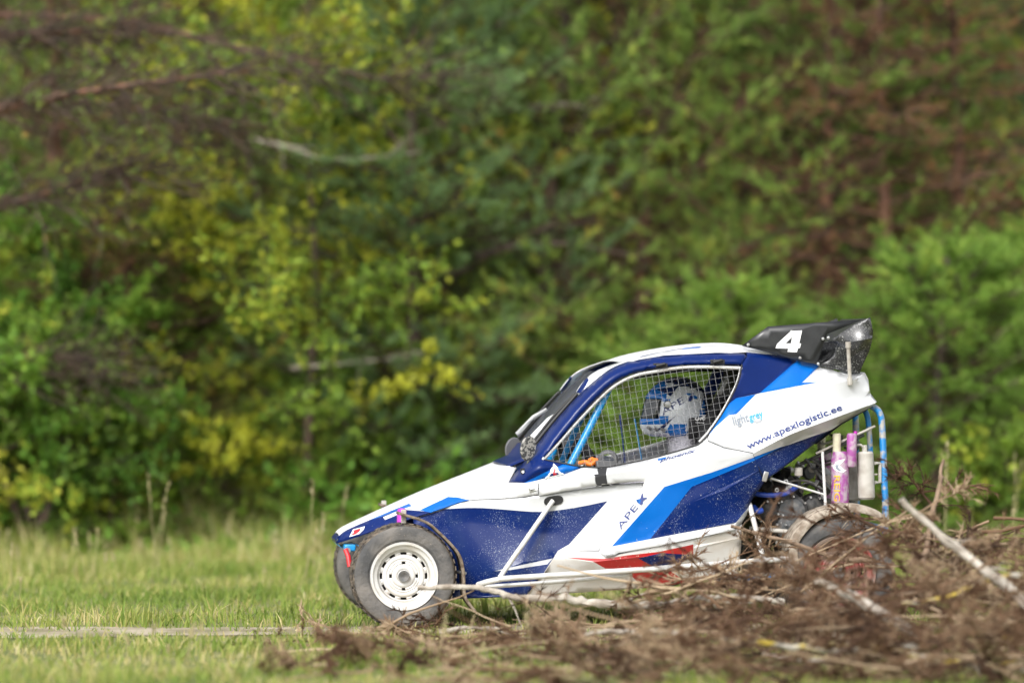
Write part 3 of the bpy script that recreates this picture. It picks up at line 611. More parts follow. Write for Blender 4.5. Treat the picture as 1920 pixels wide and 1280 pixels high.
panel('door_side', ['white', 'blue', 'navy_muddy'],
      [(985, 905, -.545), (1020, 897, -.557), (1060, 888, -.56), (1095, 875, -.56)]+[p for p in WBs if 1096 < p[0] < 1326 and p[1] > 817]
      + [(1326, 817, -.55), (1327, 825, -.553), (1358, 839, -.575), (1411, 848, -.588), (1414, 858, -.588), (1434, 901, -.56), (1426, 914, -.55), (1414, 929, -.54), (1405, 946, -.54), (1400, 965, -.545), (1390, 981, -.555),
         (1376, 993, -.60), (1300, 1009, -.62), (1235, 1023, -.625), (1160, 1036, -.625), (1149, 1042, -.625), (1136, 1044, -.622), (1122, 1035, -.61)]
      + crv([(1122, 1035, -.61), (1140, 1000, -.60), (1172, 952, -.60), (1200, 920, -.60), (1206, 908, -.60), (1198, 902, -.60), (1112, 911, -.595), (1050, 922, -.58), (1010, 929, -.567)], 4)[1:]
      + [(1010, 906, -.555)],
      lines=[[(1010, 917, -.574), (1112, 893, -.602), (1200, 880, -.606), (1250, 873, -.606), (1320, 862, -.606), (1412, 850, -.592)],
             [(1250, 873, -.606), (1246, 912, -.612), (1190, 976, -.617), (1147, 1024, -.62)],
             [(1147, 1024, -.62), (1219, 1010, -.612), (1375, 980, -.575)],
             [(1200, 985, -.612), (1300, 940, -.607), (1425, 880, -.572)]],
      colours=[(2, [(1219, 1010), (1297, 912), (1335, 896), (1416, 862), (1440, 905), (1380, 979)]),
               (1, [(1147, 1024), (1246, 912), (1335, 885), (1414, 857), (1416, 863), (1360, 886), (1297, 912), (1219, 1010)])])
panel('front_side', ['white', 'navy_muddy'],
      crv([(775, 972, -.32), (830, 954, -.385), (877, 939, -.435), (937, 936, -.495), (987, 932, -.535), (1010, 928, -.555), (1112, 913, -.565), (1199, 904, -.57)], 3)
      + [(1212, 905, -.575), (1208, 925, -.575), (1180, 955, -.575), (1148, 1003, -.575), (1128, 1036, -.58), (1046, 1036, -.572), (1020, 1074, -.55), (986, 1117, -.53), (850, 1122, -.45), (790, 1115, -.42), (770, 1050, -.36)],
      lines=[crv([(800, 1000, -.345), (880, 975, -.43), (960, 990, -.50), (1040, 1000, -.545)], 3)],
      colours=[(1, [(760, 978), (832, 954)]+crv([(832, 954), (870, 952), (907, 952), (960, 956), (1015, 959), (1080, 951), (1139, 939)], 3)[1:]+[(1067, 1020), (1046, 1032), (1020, 1074), (990, 1114), (984, 1130), (740, 1130)]),
               (0, [(927, 1070), (957, 1063), (1037, 1046), (1026, 1057), (957, 1068)])])
panel('sill', ['white_low', 'red', 'navy_muddy'],
      [(1046, 1033, -.586), (1122, 1034, -.612), (1136, 1043, -.614), (1149, 1041, -.616), (1235, 1022, -.616), (1376, 992, -.59), (1391, 982, -.552), (1390, 1020, -.55), (1385, 1078, -.53), (1290, 1092, -.52), (1205, 1102, -.52), (1090, 1110, -.52), (986, 1117, -.52), (1020, 1074, -.56)],
      lines=[[(1036, 1050, -.592), (1110, 1053, -.614), (1240, 1040, -.612), (1386, 1008, -.575)]],
      colours=[(1, [(1057, 1044), (1132, 1047), (1180, 1040), (1235, 1034), (1300, 1020), (1300, 1040), (1240, 1050), (1260, 1072), (1292, 1093), (1210, 1104), (1190, 1085), (1172, 1066), (1135, 1065), (1112, 1052)]),
               (2, [(1197, 1046), (1240, 1036), (1300, 1040), (1272, 1055), (1225, 1062)])])
panel('engine_cover', ['white', 'navy', 'blue', 'navy_muddy'],
      crv([(1400, 659, -.365), (1457, 664, -.35), (1494, 674, -.345), (1529, 683, -.34), (1545, 688, -.34), (1590, 704, -.355)], 3)
      + [(1621, 700, -.34), (1627, 711, -.325), (1632, 737, -.335), (1644, 753, -.38), (1638, 760, -.385)]
      + [(1605, 778, -.39), (1575, 795, -.40), (1557, 808, -.405), (1529, 830, -.43), (1491, 860, -.48), (1460, 883, -.53), (1444, 894, -.55), (1434, 901, -.56), (1414, 858, -.588), (1411, 848, -.588), (1358, 839, -.575), (1327, 825, -.553)]
      + [p for p in WBs if p[0] > 1327 and p[1] < 816]+[(1401, 668, -.40)],
      lines=[crv([(1412, 850, -.588), (1480, 815, -.565), (1560, 785, -.50), (1641, 755, -.385)], 4),
             crv([(1345, 801, -.552), (1395, 760, -.525), (1450, 742, -.512), (1520, 728, -.49), (1605, 711, -.42)], 4),
             crv([(1420, 815, -.552), (1490, 785, -.525), (1560, 758, -.475), (1630, 732, -.37)], 4)],
      colours=[(1, [(1390, 650), (1494, 672), (1497, 676), (1424, 737), (1381, 746), (1365, 758), (1392, 690)]),
               (2, [(1496, 674), (1537, 685), (1504, 717), (1535, 716), (1424, 737)]),
               (2, [(1417, 739), (1381, 776), (1367, 778), (1343, 799), (1325, 820), (1322, 812), (1368, 755), (1381, 746)]),
               (2, [(1405, 862), (1414, 856), (1466, 837), (1480, 834), (1440, 852), (1416, 864)]),
               (3, [(1405, 868), (1416, 862), (1466, 838), (1557, 806), (1570, 812), (1430, 915)])], spacing=8)
RT = crv([(1164, 680, -.34), (1207, 666, -.315), (1282, 652, -.30), (1354, 646, -.30), (1400, 650, -.31), (1457, 661, -.335), (1494, 672, -.335)], 4)
panel('roof_side', ['white', 'navy', 'blue'], RT+[(1457, 665, -.352), (1400, 659, -.37), (1370, 661, -.383), (1345, 660, -.383), (1245, 665, -.383), (1197, 673, -.383), (1172, 680, -.378)],
      colours=[(1, [(1200, 670), (1207, 660), (1283, 645), (1279, 654), (1240, 659)]), (2, [(1279, 655), (1283, 645), (1318, 640), (1313, 652)])], spacing=6)
bridge('roof_top', 'white_top', RT, (0, 0, .006))
bridge('tail_deck', 'white_top', crv([(1494, 672, -.335), (1529, 682, -.34), (1590, 703, -.35), (1621, 699, -.335)], 3), (0, 0, .004))
bridge('tail_end', 'white_low', [(1621, 699, -.335), (1627, 711, -.32), (1631, 737, -.33), (1643, 753, -.375), (1637, 760, -.38)], (.012, 0, 0))
bridge('tail_underside', 'black', [(1637, 761, -.38), (1575, 797, -.39), (1530, 832, -.42)])
bridge('floor_tray', 'gap', [(800, 1112, -.40), (850, 1121, -.44), (986, 1116, -.51), (1205, 1101, -.51), (1385, 1078, -.52)])
bridge('nose_underside', 'cage_blue', [(632, 1018, -.14), (640, 1026, -.13), (668, 1020, -.15), (700, 1040, -.2)])
bridge('nose_tip', 'navy', [(636, 1004, -.15), (630, 1012, -.15), (632, 1018, -.15)])
bridge('firewall', 'gap', [(1402, 672, -.36), (1408, 760, -.45), (1404, 850, -.50), (1398, 960, -.50), (1386, 1070, -.5)])
# windscreen and its trims
bridge('windscreen', 'clear_screen', crv([(1003, 838, -.38), (1040, 792, -.372), (1083, 742, -.366), (1133, 699, -.36)], 3), (-.012, 0, .006), thick=.003)
panel('windscreen_trim', ['white', 'navy'], crv([(1080, 734, -.34), (1096, 712, -.33), (1122, 693, -.325), (1166, 677, -.325)], 3)+crv([(1170, 681, -.368), (1134, 698, -.37), (1090, 738, -.372)], 3),
      colours=[(1, [(1080, 736), (1100, 706), (1104, 712), (1090, 740)])], spacing=5)
panel('screen_edge', ['white'], [(994, 816, -.33), (1026, 783, -.325), (1052, 768, -.32), (1056, 772, -.33), (1028, 792, -.335), (1000, 824, -.34)], spacing=5)
ktube('screen_seal', 'black', [(1003, 832, -.37), (1040, 786, -.365), (1082, 738, -.36)], 8, mirror=True)
ktube('screen_seal', 'black', [(1000, 828, -.34), (1030, 789, -.335), (1076, 739, -.33)], 5, mirror=True)
# window frame, hinges and net
fr = [(x, y, l+.012) for x, y, l in crv(WT, 4)[::-1]]
ktube('window_frame', 'tube_grey', [(1389, 690, -.425)]+[(x-1, y+5, l+.01) for x, y, l in WT[1:]]+[(1021, 858, -.53)], 7, mirror=True)
ktube('window_frame', 'tube_grey', [(1389, 690, -.425), (1380, 722, -.465), (1355, 770, -.515), (1329, 808, -.535), (1311, 828, -.545)], 5)
ktube('window_seal', 'black', WBs, 3.5, curve=False)
for hx, hy in ((1238, 684), (1345, 677)):
    b = MB(); b.box(K(hx, hy+1, -.425), (.064, .02, .020)); b.tube(KP([(hx-8, hy+2, -.44), (hx+10, hy-2, -.44)]), .008); b.build('net_hinge', 'black', kart, bevel=.002)
win = [(p[0], p[1]) for p in WTs]+[(p[0], p[1]) for p in WBs[1:-1]]
WV, WF, _ = membrane([(p[0], p[1], p[2]-.004) for p in WTs]+[(p[0], p[1], p[2]-.004) for p in WBs[1:-1]], spacing=20)
wt_ = BVHTree.FromPolygons(WV, WF); b = MB()
for (dx, dy, off) in ((.165, 1, 0), (1, -.165, .003)):
    ln = math.hypot(dx, dy); dx /= ln; dy /= ln; nx, ny = -dy, dx
    for k in range(-45, 46):
        run = []
        cx, cy = 1200+nx*k*11.6, 780+ny*k*11.6
        for t in range(-260, 261, 4):
            x, y = cx+dx*t, cy+dy*t
            if inside(x, y, win): run.append((x, y))
            elif run:
                break
        if len(run) > 3:
            pts = run[::6]+([run[-1]] if (len(run)-1) % 6 else [])
            if len(pts) > 1: b.tube([drop(wt_, x, y, off, -.5) for x, y in pts], 0.0008, 4, caps=False)
b.build('window_net', 'wire', kart)
# roll cage seen through the window
ktube('cage_tube', 'cage_blue', [(1068, 874, -.45), (1106, 800, -.42), (1144, 722, -.39)], 15, mirror=True)
ktube('cage_tube', 'cage_blue', [(1052, 868, -.30), (1086, 792, -.32), (1118, 735, -.35)], 12)
ktube('roof_padding', 'fabric_black', [(1187, 702, .36), (1240, 693, .36), (1300, 688, .36), (1395, 688, .36)], 19)
ktube('roof_padding', 'fabric_black', [(1392, 690, .36), (1380, 740, .40), (1360, 790, .45), (1345, 830, .5)], 20)
ktube('harness_rod', 'navy_print', [(1162, 777, .35), (1167, 820, .37), (1172, 868, .40)], 3)
ktube('harness_rod', 'cage_blue', [(1190, 785, .30), (1197, 825, .32), (1203, 862, .35)], 3)
b = MB(); b.box(K(1350, 735, 0), (.025, .05, .15), Matrix.Rotation(R(25), 3, 'Y')); b.build('seat_stay', 'alloy', kart, bevel=.004)
# mirrors
for (px, py, ly, nm) in ((990, 838, -.50, 0), (962, 840, .12, 1)):
    b = MB(); c = K(px, py, ly)
    prof = [(0.0001, -.022), (.6, -.018), (.9, -.004), (1, .004), (.9, .012), (.0001, .014)]
    for i, (r, h) in enumerate(prof):
        for k in range(20):
            a = 2*math.pi*k/20
            v = Vector((h-.003, math.cos(a)*r*.040, math.sin(a)*r*(.060 if math.sin(a) < 0 else .050)))
            v = Matrix.Rotation(R(-62 if not nm else -70), 3, 'Z') @ v
            v = Matrix.Rotation(R(12), 3, 'Y') @ Matrix.Rotation(R(0), 3, 'X') @ v
            b.V.append(tuple(c+v)); b.T.append(.5)
    for i in range(5):
        for k in range(20): b.F.append((i*20+k, i*20+(k+1) % 20, (i+1)*20+(k+1) % 20, (i+1)*20+k)); b.I.append(0)
    mo = b.build('wing_mirror', 'mirror_mud' if not nm else 'mirror_back', kart)
    b = MB(); b.tube([c+Vector((0, .01, -.03)), c+Vector((.005, .02, -.08)), K(988 if not nm else 966, 880, ly+.03)], .007); b.build('mirror_stalk', 'alloy', mo)
    if not nm:
        b = MB()
        for q in (980, 995): b.lathe([(.0001, -.012), (.009, -.012), (.010, 0), (.010, .02)], K(q, 884-(q-980)*.45, -.515), (0, 1, 0), 12)
        b.box(K(987, 882, -.50), (.05, .012, .02)); b.build('mirror_mount', 'black', mo)
        for q in (980, 995):
            b = MB(); b.lathe([(.0001, -.0135), (.006, -.0135), (.006, -.010)], K(q, 884-(q-980)*.45, -.515), (0, 1, 0), 10); b.build('mount_bolt', 'white_print', mo)
# wing
W4 = [(1391, 648, -.385), (1440, 612, -.385), (1530, 605, -.385), (1618, 599, -.385), (1551, 626, -.385), (1531, 683, -.385), (1494, 676, -.385), (1457, 665, -.385), (1420, 655, -.385)]
wing = panel('rear_wing', ['carbon'], W4, spacing=14, thick=.006, mirror=False)
panel('far_wing_plate', ['carbon'], [(1494, 674, .385), (1505, 640, .385), (1510, 622, .385), (1570, 606, .385), (1520, 640, .385), (1515, 684, .385)], spacing=14, thick=.006, mirror=False, parent=wing)
panel('wing_tip', ['carbon_muddy'], crv([(1555, 640, -.39), (1580, 622, -.41), (1605, 606, -.43), (1632, 595, -.45)], 3)+crv([(1637, 622, -.43), (1632, 652, -.40), (1616, 688, -.375)], 3)+[(1612, 700, -.36), (1599, 701, -.36), (1533, 684, -.36)]+crv([(1551, 677, -.365), (1564, 664, -.375), (1568, 645, -.385)], 3),
      lines=[crv([(1568, 645, -.385), (1600, 640, -.445), (1636, 634, -.47)], 3), [(1570, 690, -.365), (1610, 660, -.39), (1634, 645, -.41)]], spacing=6, sharp=30)
bridge('wing_blade', 'carbon', crv([(1556, 640, -.385), (1580, 636, -.385), (1605, 622, -.385), (1632, 598, -.385)], 4), (0, 0, 0), thick=.008)
bridge('wing_blade', 'carbon', crv([(1540, 685, -.36), (1580, 684, -.36), (1612, 668, -.36), (1634, 632, -.385)], 4), (0, 0, 0), thick=.008)
for px, py in ((1403, 646), (1543, 635), (1553, 633), (1534, 682), (1500, 671)):
    b = MB(); b.lathe([(.0001, -.005), (.006, -.004), (.0075, 0)], K(px, py, -.3915), (0, 1, 0), 10); b.build('wing_bolt', 'alloy', wing)
b = MB(); b.tube(KP([(1590, 643, -.47), (1594, 718, -.44)]), .0085, 8); b.tube(KP([(1590, 641, -.47), (1590.5, 652, -.468)]), .012, 8); b.tube(KP([(1593, 708, -.443), (1594, 721, -.44)]), .012, 8)
b.build('wing_strut', 'dust_grey', kart)
t4 = bvh(['rear_wing'])
q = lambda a, b_: (1260+a/4.571, 580+b_/4.571)
decal_poly('race_number', ['white_print'], [(0, [q(1010, 185), q(1115, 180), q(1090, 290), q(1106, 292), q(1096, 330), q(1080, 332), q(1070, 366), q(990, 362), q(997, 335), q(888, 332), q(900, 295), q(1030, 175.2), q(1030, 235), q(972, 292), q(1020, 290.5), q(1030.2, 234), q(1030.4, 175.4)])], t4, parent=wing)
# lettering
te = bvh(['engine_cover', 'door_side'])
lettering('web_lettering', 'navy_print', 'www.apexlogistic.ee', (1403, 842), (1580, 768), 12.5, te, bend=2.5, bold=.012)
lettering('sponsor_lettering', 'grey_print', 'light', (1376, 797), (1405, 789), 17, te, lean=R(2), bold=.012)
lettering('sponsor_lettering', 'cyan_print', 'grey', (1406, 789), (1432, 780), 14, te, shear=.1, bold=.012)
lettering('sponsor_lettering', 'grey_print', 'Tecar', (1415, 795), (1430, 789.5), 6, te, shear=.3)
lettering('side_lettering', 'navy_print', 'APE', (1164, 993), (1197, 951), 12, te, lean=R(0))
qz = lambda a, b_: (960+a/4, 860+b_/4)
decal_poly('side_logo', ['blue', 'navy_print'], [(0, [qz(930, 310), qz(950, 300), qz(1005, 300), qz(1015, 292), qz(985, 305), qz(945, 330)]), (0, [qz(945, 330), qz(930, 305), qz(960, 298), qz(985, 330), qz(965, 345)]), (1, [qz(960, 300), qz(975, 257), qz(982, 262), qz(985, 290), qz(1016, 290), qz(985, 312), qz(975, 345), qz(955, 338), qz(968, 312)])], te)
lettering('maker_lettering', 'navy_print', 'phoenix', (1236, 866), (1305, 846), 6, te, shear=.45, bold=.01)
decal_poly('maker_mark', ['blue'], [(0, [(1233, 860), (1250, 856), (1248, 859), (1234, 863)])], te)
td = bvh(['door_side', 'roof_pillar', 'front_side', 'bonnet_side'])
decal_poly('tape_strip', ['black_tape'], [(0, [(1119, 876), (1138, 876), (1136, 888), (1139, 907), (1118, 912), (1114, 889), (1122, 888)])], td, lift=.005, spacing=3)
decal_poly('triangle_sticker', ['white_print', 'navy_print', 'red_plain'], [(0, [(1021, 898), (1038, 868), (1043, 873), (1058, 889)]), (1, [(1028, 894), (1034, 887), (1046, 885), (1053, 888)]), (2, [(1037, 886), (1039, 876), (1042, 880), (1044, 889), (1038, 892)])], td)
decal_poly('nose_sticker', ['white_print', 'red_plain'], [(0, [(655, 1006), (662, 992), (684, 986), (682, 992), (674, 1000)]), (1, [(659, 1003), (664, 993), (677, 989), (674, 996), (667, 1001)])], td)
decal_poly('bonnet_latch', ['alloy', 'black'], [(0, [(991, 917), (992, 914), (1008, 912), (1008, 918), (993, 923)]), (1, [(995, 917), (1005, 915), (1005, 916.5), (995, 919)])], td, lift=.006)
b = MB(); c = K(1038, 938, -.563); V = []
for k in range(24):
    a = 2*math.pi*k/24; x = 18*math.copysign(abs(math.cos(a))**.7, math.cos(a)); y = 9*math.copysign(abs(math.sin(a))**.8, math.sin(a))
    V.append(drop(td, 1038+x, 938-x*.12+y, .005))
b.add(V, [tuple(range(24))[::-1]]); b.build('strut_hole_patch', 'black', kart, False)  # flat black oval: darkness of the strut's hole put in as colour
b = MB()
for k in range(1):
    b.tube([drop(td, x, y, .001) for x, y in ((1010, 907), (1010, 926))], .0012, 4)
    b.tube([drop(te, x, y, .001) for x, y in ((1327, 826), (1358, 839), (1390, 845), (1411, 849), (1415, 860), (1424, 880), (1433, 900))], .0016, 4)
b.build('panel_gap', 'gap', kart)
b = MB(); b.box(K(1435, 893, -.575), (.022, .006, .045), Matrix.Rotation(R(15), 3, 'Y')); b.build('cover_latch', 'alloy', kart, bevel=.003)
b = MB(); b.box(drop(td, 1143, 1040, .004), (.03, .012, .012)); b.build('sill_bolt', 'alloy', kart, bevel=.003)

# ------------------------------------------------ side bars and frame tubes
ktube('nerf_bar', 'tube_grey', [(896, 1096, -.60), (915, 1090, -.64), (940, 1085, -.66), (960, 1083, -.67), (1210, 1067, -.69), (1327, 1058, -.69), (1435, 1050, -.68), (1500, 1046, -.66)], 11, mirror=True)
ktube('nerf_bar', 'tube_grey', [(905, 1100, -.58), (960, 1096, -.60), (1070, 1088, -.63), (1185, 1076, -.67)], 8, mirror=True)
ktube('bar_strut', 'tube_grey', [(937, 1082, -.66), (1037, 938, -.568)], 9.5, mirror=True, curve=False)
ktube('bar_strut', 'tube_grey', [(1405, 944, -.52), (1432, 1050, -.675)], 10, mirror=True, curve=False)
ktube('frame_tube', 'cage_muddy', [(1340, 1088, -.45), (1400, 1083, -.45), (1488, 1075, -.46)], 14, mirror=True)
ktube('frame_tube', 'dust_grey', [(1405, 990, -.40), (1500, 998, -.45)], 9, mirror=True, curve=False)
ktube('frame_tube', 'cage_muddy', [(1622, 757, -.34), (1640, 764, -.34), (1650, 776, -.345), (1654, 800, -.35), (1657, 872, -.37), (1660, 945, -.38), (1660, 1000, -.38)], 13, mirror=True)
ktube('frame_tube', 'cage_muddy', [(1622, 770, -.28), (1628, 790, -.28), (1632, 850, -.28), (1634, 930, -.28)], 11)
bridge('rear_crossbar', 'cage_muddy', [(1655, 985, -.38), (1655, 994, -.38)], thick=.03)
# ------------------------------------------------ wheels
def wheel(px, py, ly, side, r, wd, rr, rimmat, tyre_w=None):
    """rim as the part, tyre / hub / nuts under it; outer face towards side (-1 near, +1 far)"""
    k = K(px, py, -.645) if side < 0 else K(px, py, -.645); c = Vector((k.x, ly, k.z)); ax = (0, side, 0); h = wd/2
    b = MB(); n = 48
    b.lathe([(rr*.80, h*.55), (rr*.86, h*.72), (rr*.95, h*.80), (rr*1.0, h*.98), (rr*1.04, h*1.0), (rr*1.05, h*.90), (rr*.97, h*.70), (rr*.93, -h*.7), (rr*1.02, -h*.98)], c, ax, n)
    def ring(r0, h0, r1, h1, skip=None):
        axv = Vector(ax); u = axv.orthogonal().normalized(); v = axv.cross(u); V = []; Fs = []
        for (q_, hh) in ((r0, h0), (r1, h1)):
            for i in range(n): a = 2*math.pi*i/n; V.append(c+axv*hh+(u*math.cos(a)+v*math.sin(a))*q_)
        for i in range(n):
            if skip and skip(i): continue
            Fs.append((i, (i+1) % n, n+(i+1) % n, n+i))
        b.add(V, Fs)
    ring(rr*.80, h*.55, rr*.74, h*.50); ring(rr*.74, h*.50, rr*.67, h*.515, lambda i: i % 4 in (1, 2)); ring(rr*.67, h*.515, rr*.52, h*.56)
    ring(rr*.52, h*.56, rr*.45, h*.57); ring(rr*.45, h*.57, rr*.37, h*.58, lambda i: i % 12 in (5, 6)); ring(rr*.37, h*.58, rr*.20, h*.60); ring(rr*.20, h*.60, rr*.18, h*.75); ring(rr*.18, h*.75, .0001, h*.75)
    rim = b.build('wheel', rimmat, kart, True, 30)
    s = rim.modifiers.new('thickness', 'SOLIDIFY'); s.thickness = .003
    b = MB(); b.lathe([(rr*.97, -h*.82), (rr*1.12, -h*.98), (r*.80, -h*1.04), (r*.93, -h*.98), (r*.985, -h*.80), (r, -h*.3), (r, h*.3), (r*.985, h*.80), (r*.955, h*.93), (r*.93, h*.98), (r*.88, h*1.03), (r*.80, h*1.045), (r*.70, h*1.02), (rr*1.14, h*.99), (rr*1.06, h*.93), (rr*.97, h*.80)], c, ax, 72,
                      mis=[0, 0, 0, 0, 1, 1, 1, 1, 0, 0, 0, 0, 0, 0, 0])
    b.build('tyre', ['tyre', 'tread'], rim, True, 50)
    b = MB()
    for row, off in ((-.62, 0), (-.2, .5), (.2, 0), (.62, .5)):
        for i in range(44):
            a = 2*math.pi*(i+off)/44; M = Matrix.Rotation(-a, 3, 'Y')
            b.box(c+M @ Vector((r+.001, h*row, 0)), (.005, h*.34, r*.085), M)
    b.build('tread_block', 'tread', rim, False)
    b = MB(); b.lathe([(.0001, h*.80), (rr*.09, h*.80), (rr*.12, h*.84), (rr*.17, h*.84), (rr*.18, h*.76)], c, ax, 24); b.build('hub_nut', 'engine_grey', rim)
    b = MB(); b.lathe([(rr*.80, -h*.1), (rr*.3, -h*.1), (.0001, -h*.1)], c, ax, 24); b.build('brake_disc', 'engine_dark', rim)
    return c
wheel(758, 1080, -.562, -1, .2255, .165, .139, 'rim_white')
wheel(758, 1080, .562, 1, .2255, .165, .139, 'rim_white')
wheel(1572, 1072, -.58, -1, .243, .22, .150, 'rim_red')
wheel(1572, 1072, .58, 1, .243, .22, .150, 'rim_red')
# fenders
fs = crv([(747, 962), (762, 966), (800, 979), (825, 1000), (845, 1020), (860, 1040), (867, 1065), (869, 1097), (872, 1120), (890, 1145)], 4)
for sgn in (1, -1):
    V = []; Fs = []
    for x, y in fs:
        p = K(x, y, -.60)
        for l in (-.645, -.56, -.47): V.append((p.x, l*sgn, p.z))
    for i in range(len(fs)-1):
        for k in range(2): Fs.append((i*3+k, i*3+k+1, i*3+k+4, i*3+k+3))
    o = link('front_fender', mesh_from('front_fender', V, Fs, ['strap_mud'], None, True), kart); s = o.modifiers.new('t', 'SOLIDIFY'); s.thickness = .011; s.offset = 0
    b = MB(); e = K(757, 962, -.60); b.box((e.x, sgn*-.60, e.z-.018), (.022, .012, .07)); b.build('fender_bracket', 'dust_grey', o, bevel=.003)
    b = MB(); e = K(860, 1072, -.60); b.tube([(e.x-.01, sgn*-.55, e.z), (e.x+.03, sgn*-.60, e.z-.005)], .007); b.build('fender_bolt', 'alloy', o)
ro = crv([(1481, 1075), (1473, 1040), (1474, 1013), (1491, 986), (1518, 962), (1556, 949), (1595, 946), (1632, 956), (1655, 975)], 4)
for sgn in (1, -1):
    V = []; Fs = []
    for x, y in ro:
        p = K(x, y, -.58); ctr = K(1572, 1066, -.58); d = (p-ctr).normalized()
        for l, sh in ((-.705, -.03), (-.69, .0), (-.58, .003), (-.46, .0), (-.44, -.012)): V.append((p.x+d.x*sh+.008, l*sgn, p.z+d.z*sh))
    for i in range(len(ro)-1):
        for k in range(4): Fs.append((i*5+k, i*5+k+1, i*5+k+6, i*5+k+5))
    o = link('rear_fender', mesh_from('rear_fender', V, Fs, ['fender_mud'], None, True), kart); s = o.modifiers.new('t', 'SOLIDIFY'); s.thickness = .005
# ------------------------------------------------ front suspension
for sgn in (1, -1):
    hub = K(758, 1080, -.645); 
    for (ax_, az_, bx, bz, by) in ((.0, .07, .14, .16, .22), (.0, .07, -.06, .15, .20), (0, -.06, .16, .02, .22), (0, -.06, -.08, .02, .18)):
        b = MB(); b.tube([(hub.x+ax_, sgn*.48, hub.z+az_), (hub.x+bx, sgn*by, hub.z+bz-.02)], .012, 8); b.build('wishbone', 'cage_blue', kart)
    b = MB(); b.tube([(hub.x-.01, sgn*.46, hub.z-.05), (hub.x+.02, sgn*.26, hub.z+.27)], [.024, .022], 12); b.build('front_damper', 'magenta', kart)
    b = MB(); b.box((hub.x, sgn*.47, hub.z), (.07, .05, .19)); b.build('upright', 'engine_grey', kart, bevel=.01)
b = MB(); b.tube(KP([(648, 1030, -.30), (653, 1042, -.32), (656, 1062, -.33)]), .011, 8); b.build('tow_strap', 'red_plain', kart)
b = MB(); b.box(K(655, 1026, -.20), (.05, .10, .03)); b.build('tow_mount', 'cage_blue', kart, bevel=.006)
b = MB(); b.lathe([(.0001, -.01), (.012, -.01), (.012, .01)], K(652, 1031, -.27), (0, 1, 0), 12); b.build('tow_bolt', 'alloy', kart)
# ------------------------------------------------ engine bay
def can(name, m, px, y0, y1, rpx, ly, dome=.15, n=24, dx=0, parent=None):
    a = K(px, y1, ly); c = K(px+dx, y0, ly); ax = c-a; L_ = ax.length; r = rpx/431
    b = MB(); b.lathe([(.0001, 0), (r*.8, 0), (r, r*dome), (r, L_-r*dome), (r*.8, L_), (.0001, L_)], a, ax, n); return b.build(name, m, parent or kart, True, 35)
can('damper_shaft', 'shock_cream', 1569, 812, 862, 8, -.42)
dm = can('rear_damper', 'shock_purple', 1575, 846, 985, 17, -.42, .9)
can('damper_reservoir', 'shock_purple', 1597, 812, 875, 9.5, -.44, .3)
can('reservoir_cap', 'magenta', 1604, 808, 815, 3.5, -.44)
can('damper_shaft', 'shock_cream', 1540, 812, 862, 8, .42); can('rear_damper', 'shock_purple', 1545, 846, 985, 17, .42, .9)
mu = can('silencer', 'dust_grey', 1625, 846, 936, 16, -.40, .25, dx=-3)
can('silencer_pipe', 'dust_grey', 1621, 834, 850, 5, -.40, parent=mu)
b = MB(); b.tube(KP([(1606, 889, -.40), (1645, 889, -.40)]), .004); b.tube(KP([(1640, 868, -.4), (1650, 868, -.38), (1650, 904, -.38), (1640, 904, -.4)]), .008); b.build('silencer_strap', 'dust_grey', mu)
can('silencer', 'dust_grey', 1602, 860, 938, 13, -.20, .25)
can('heat_shield', 'engine_grey', 1592, 880, 945, 12, -.10)
# print on the damper
class Cyl:
    def ray_cast(s, o, d):
        a = K(1575, 985, -.42); r = 17.2/431; ox, oy = o.x-a.x, o.y-a.y
        A_ = d.x*d.x+d.y*d.y; B_ = ox*d.x+oy*d.y; D_ = B_*B_-A_*(ox*ox+oy*oy-r*r)
        if D_ < 0: return (None,)
        return (o+d*((-B_-math.sqrt(D_))/A_),)
lettering('damper_lettering', 'gold', 'REIGER', (1564, 891), (1564, 968), 11.5, Cyl(), lift=.003, bold=.01, parent=dm)
decal_poly('damper_print', ['white_print', 'grey_print'], [(0, [(1559, 872), (1568, 865), (1578, 861), (1585, 860), (1580, 866), (1574, 872), (1583, 880), (1588, 881), (1580, 886), (1571, 884), (1564, 880)]), (1, [(1566, 872), (1573, 868), (1572, 876), (1578, 882), (1573, 883), (1567, 878)])], Cyl(), lift=.0015, parent=dm)
ktube('damper_link', 'tube_grey', [(1542, 846, -.46), (1548, 950, -.47)], 6, curve=False)
ktube('brace_rod', 'tube_grey', [(1444, 896, -.50), (1546, 927, -.46)], 4.5, curve=False)
ktube('brace_rod', 'dust_grey', [(1606, 815, -.42), (1640, 799, -.36)], 5, curve=False)
ktube('brace_rod', 'dust_grey', [(1530, 850, -.40), (1590, 822, -.40)], 5, curve=False)
ktube('brace_rod', 'engine_grey', [(1510, 860, -.30), (1560, 920, -.30)], 6, curve=False)
ktube('brace_rod', 'engine_grey', [(1500, 870, -.2), (1620, 815, -.2)], 7, curve=False)
ktube('coolant_hose', 'hose_blue', [(1410, 924, -.44), (1440, 928, -.46), (1472, 925, -.45), (1494, 912, -.40)], 10)
ktube('coolant_hose', 'hose_blue', [(1412, 950, -.45), (1420, 958, -.47), (1428, 956, -.46)], 12)
ktube('oil_line', 'black', [(1500, 912, -.42), (1512, 905, -.43), (1528, 912, -.42), (1532, 925, -.4)], 4)
ktube('oil_line', 'dust_grey', [(1602, 835, -.40), (1614, 834, -.41), (1621, 843, -.40)], 5)
b = MB()
b.box(K(1480, 975, 0), (.36, .44, .20)); b.box(K(1450, 925, .05), (.20, .40, .12), Matrix.Rotation(R(-20), 3, 'Y')); b.build('engine_block', 'engine_dark', kart, bevel=.02)
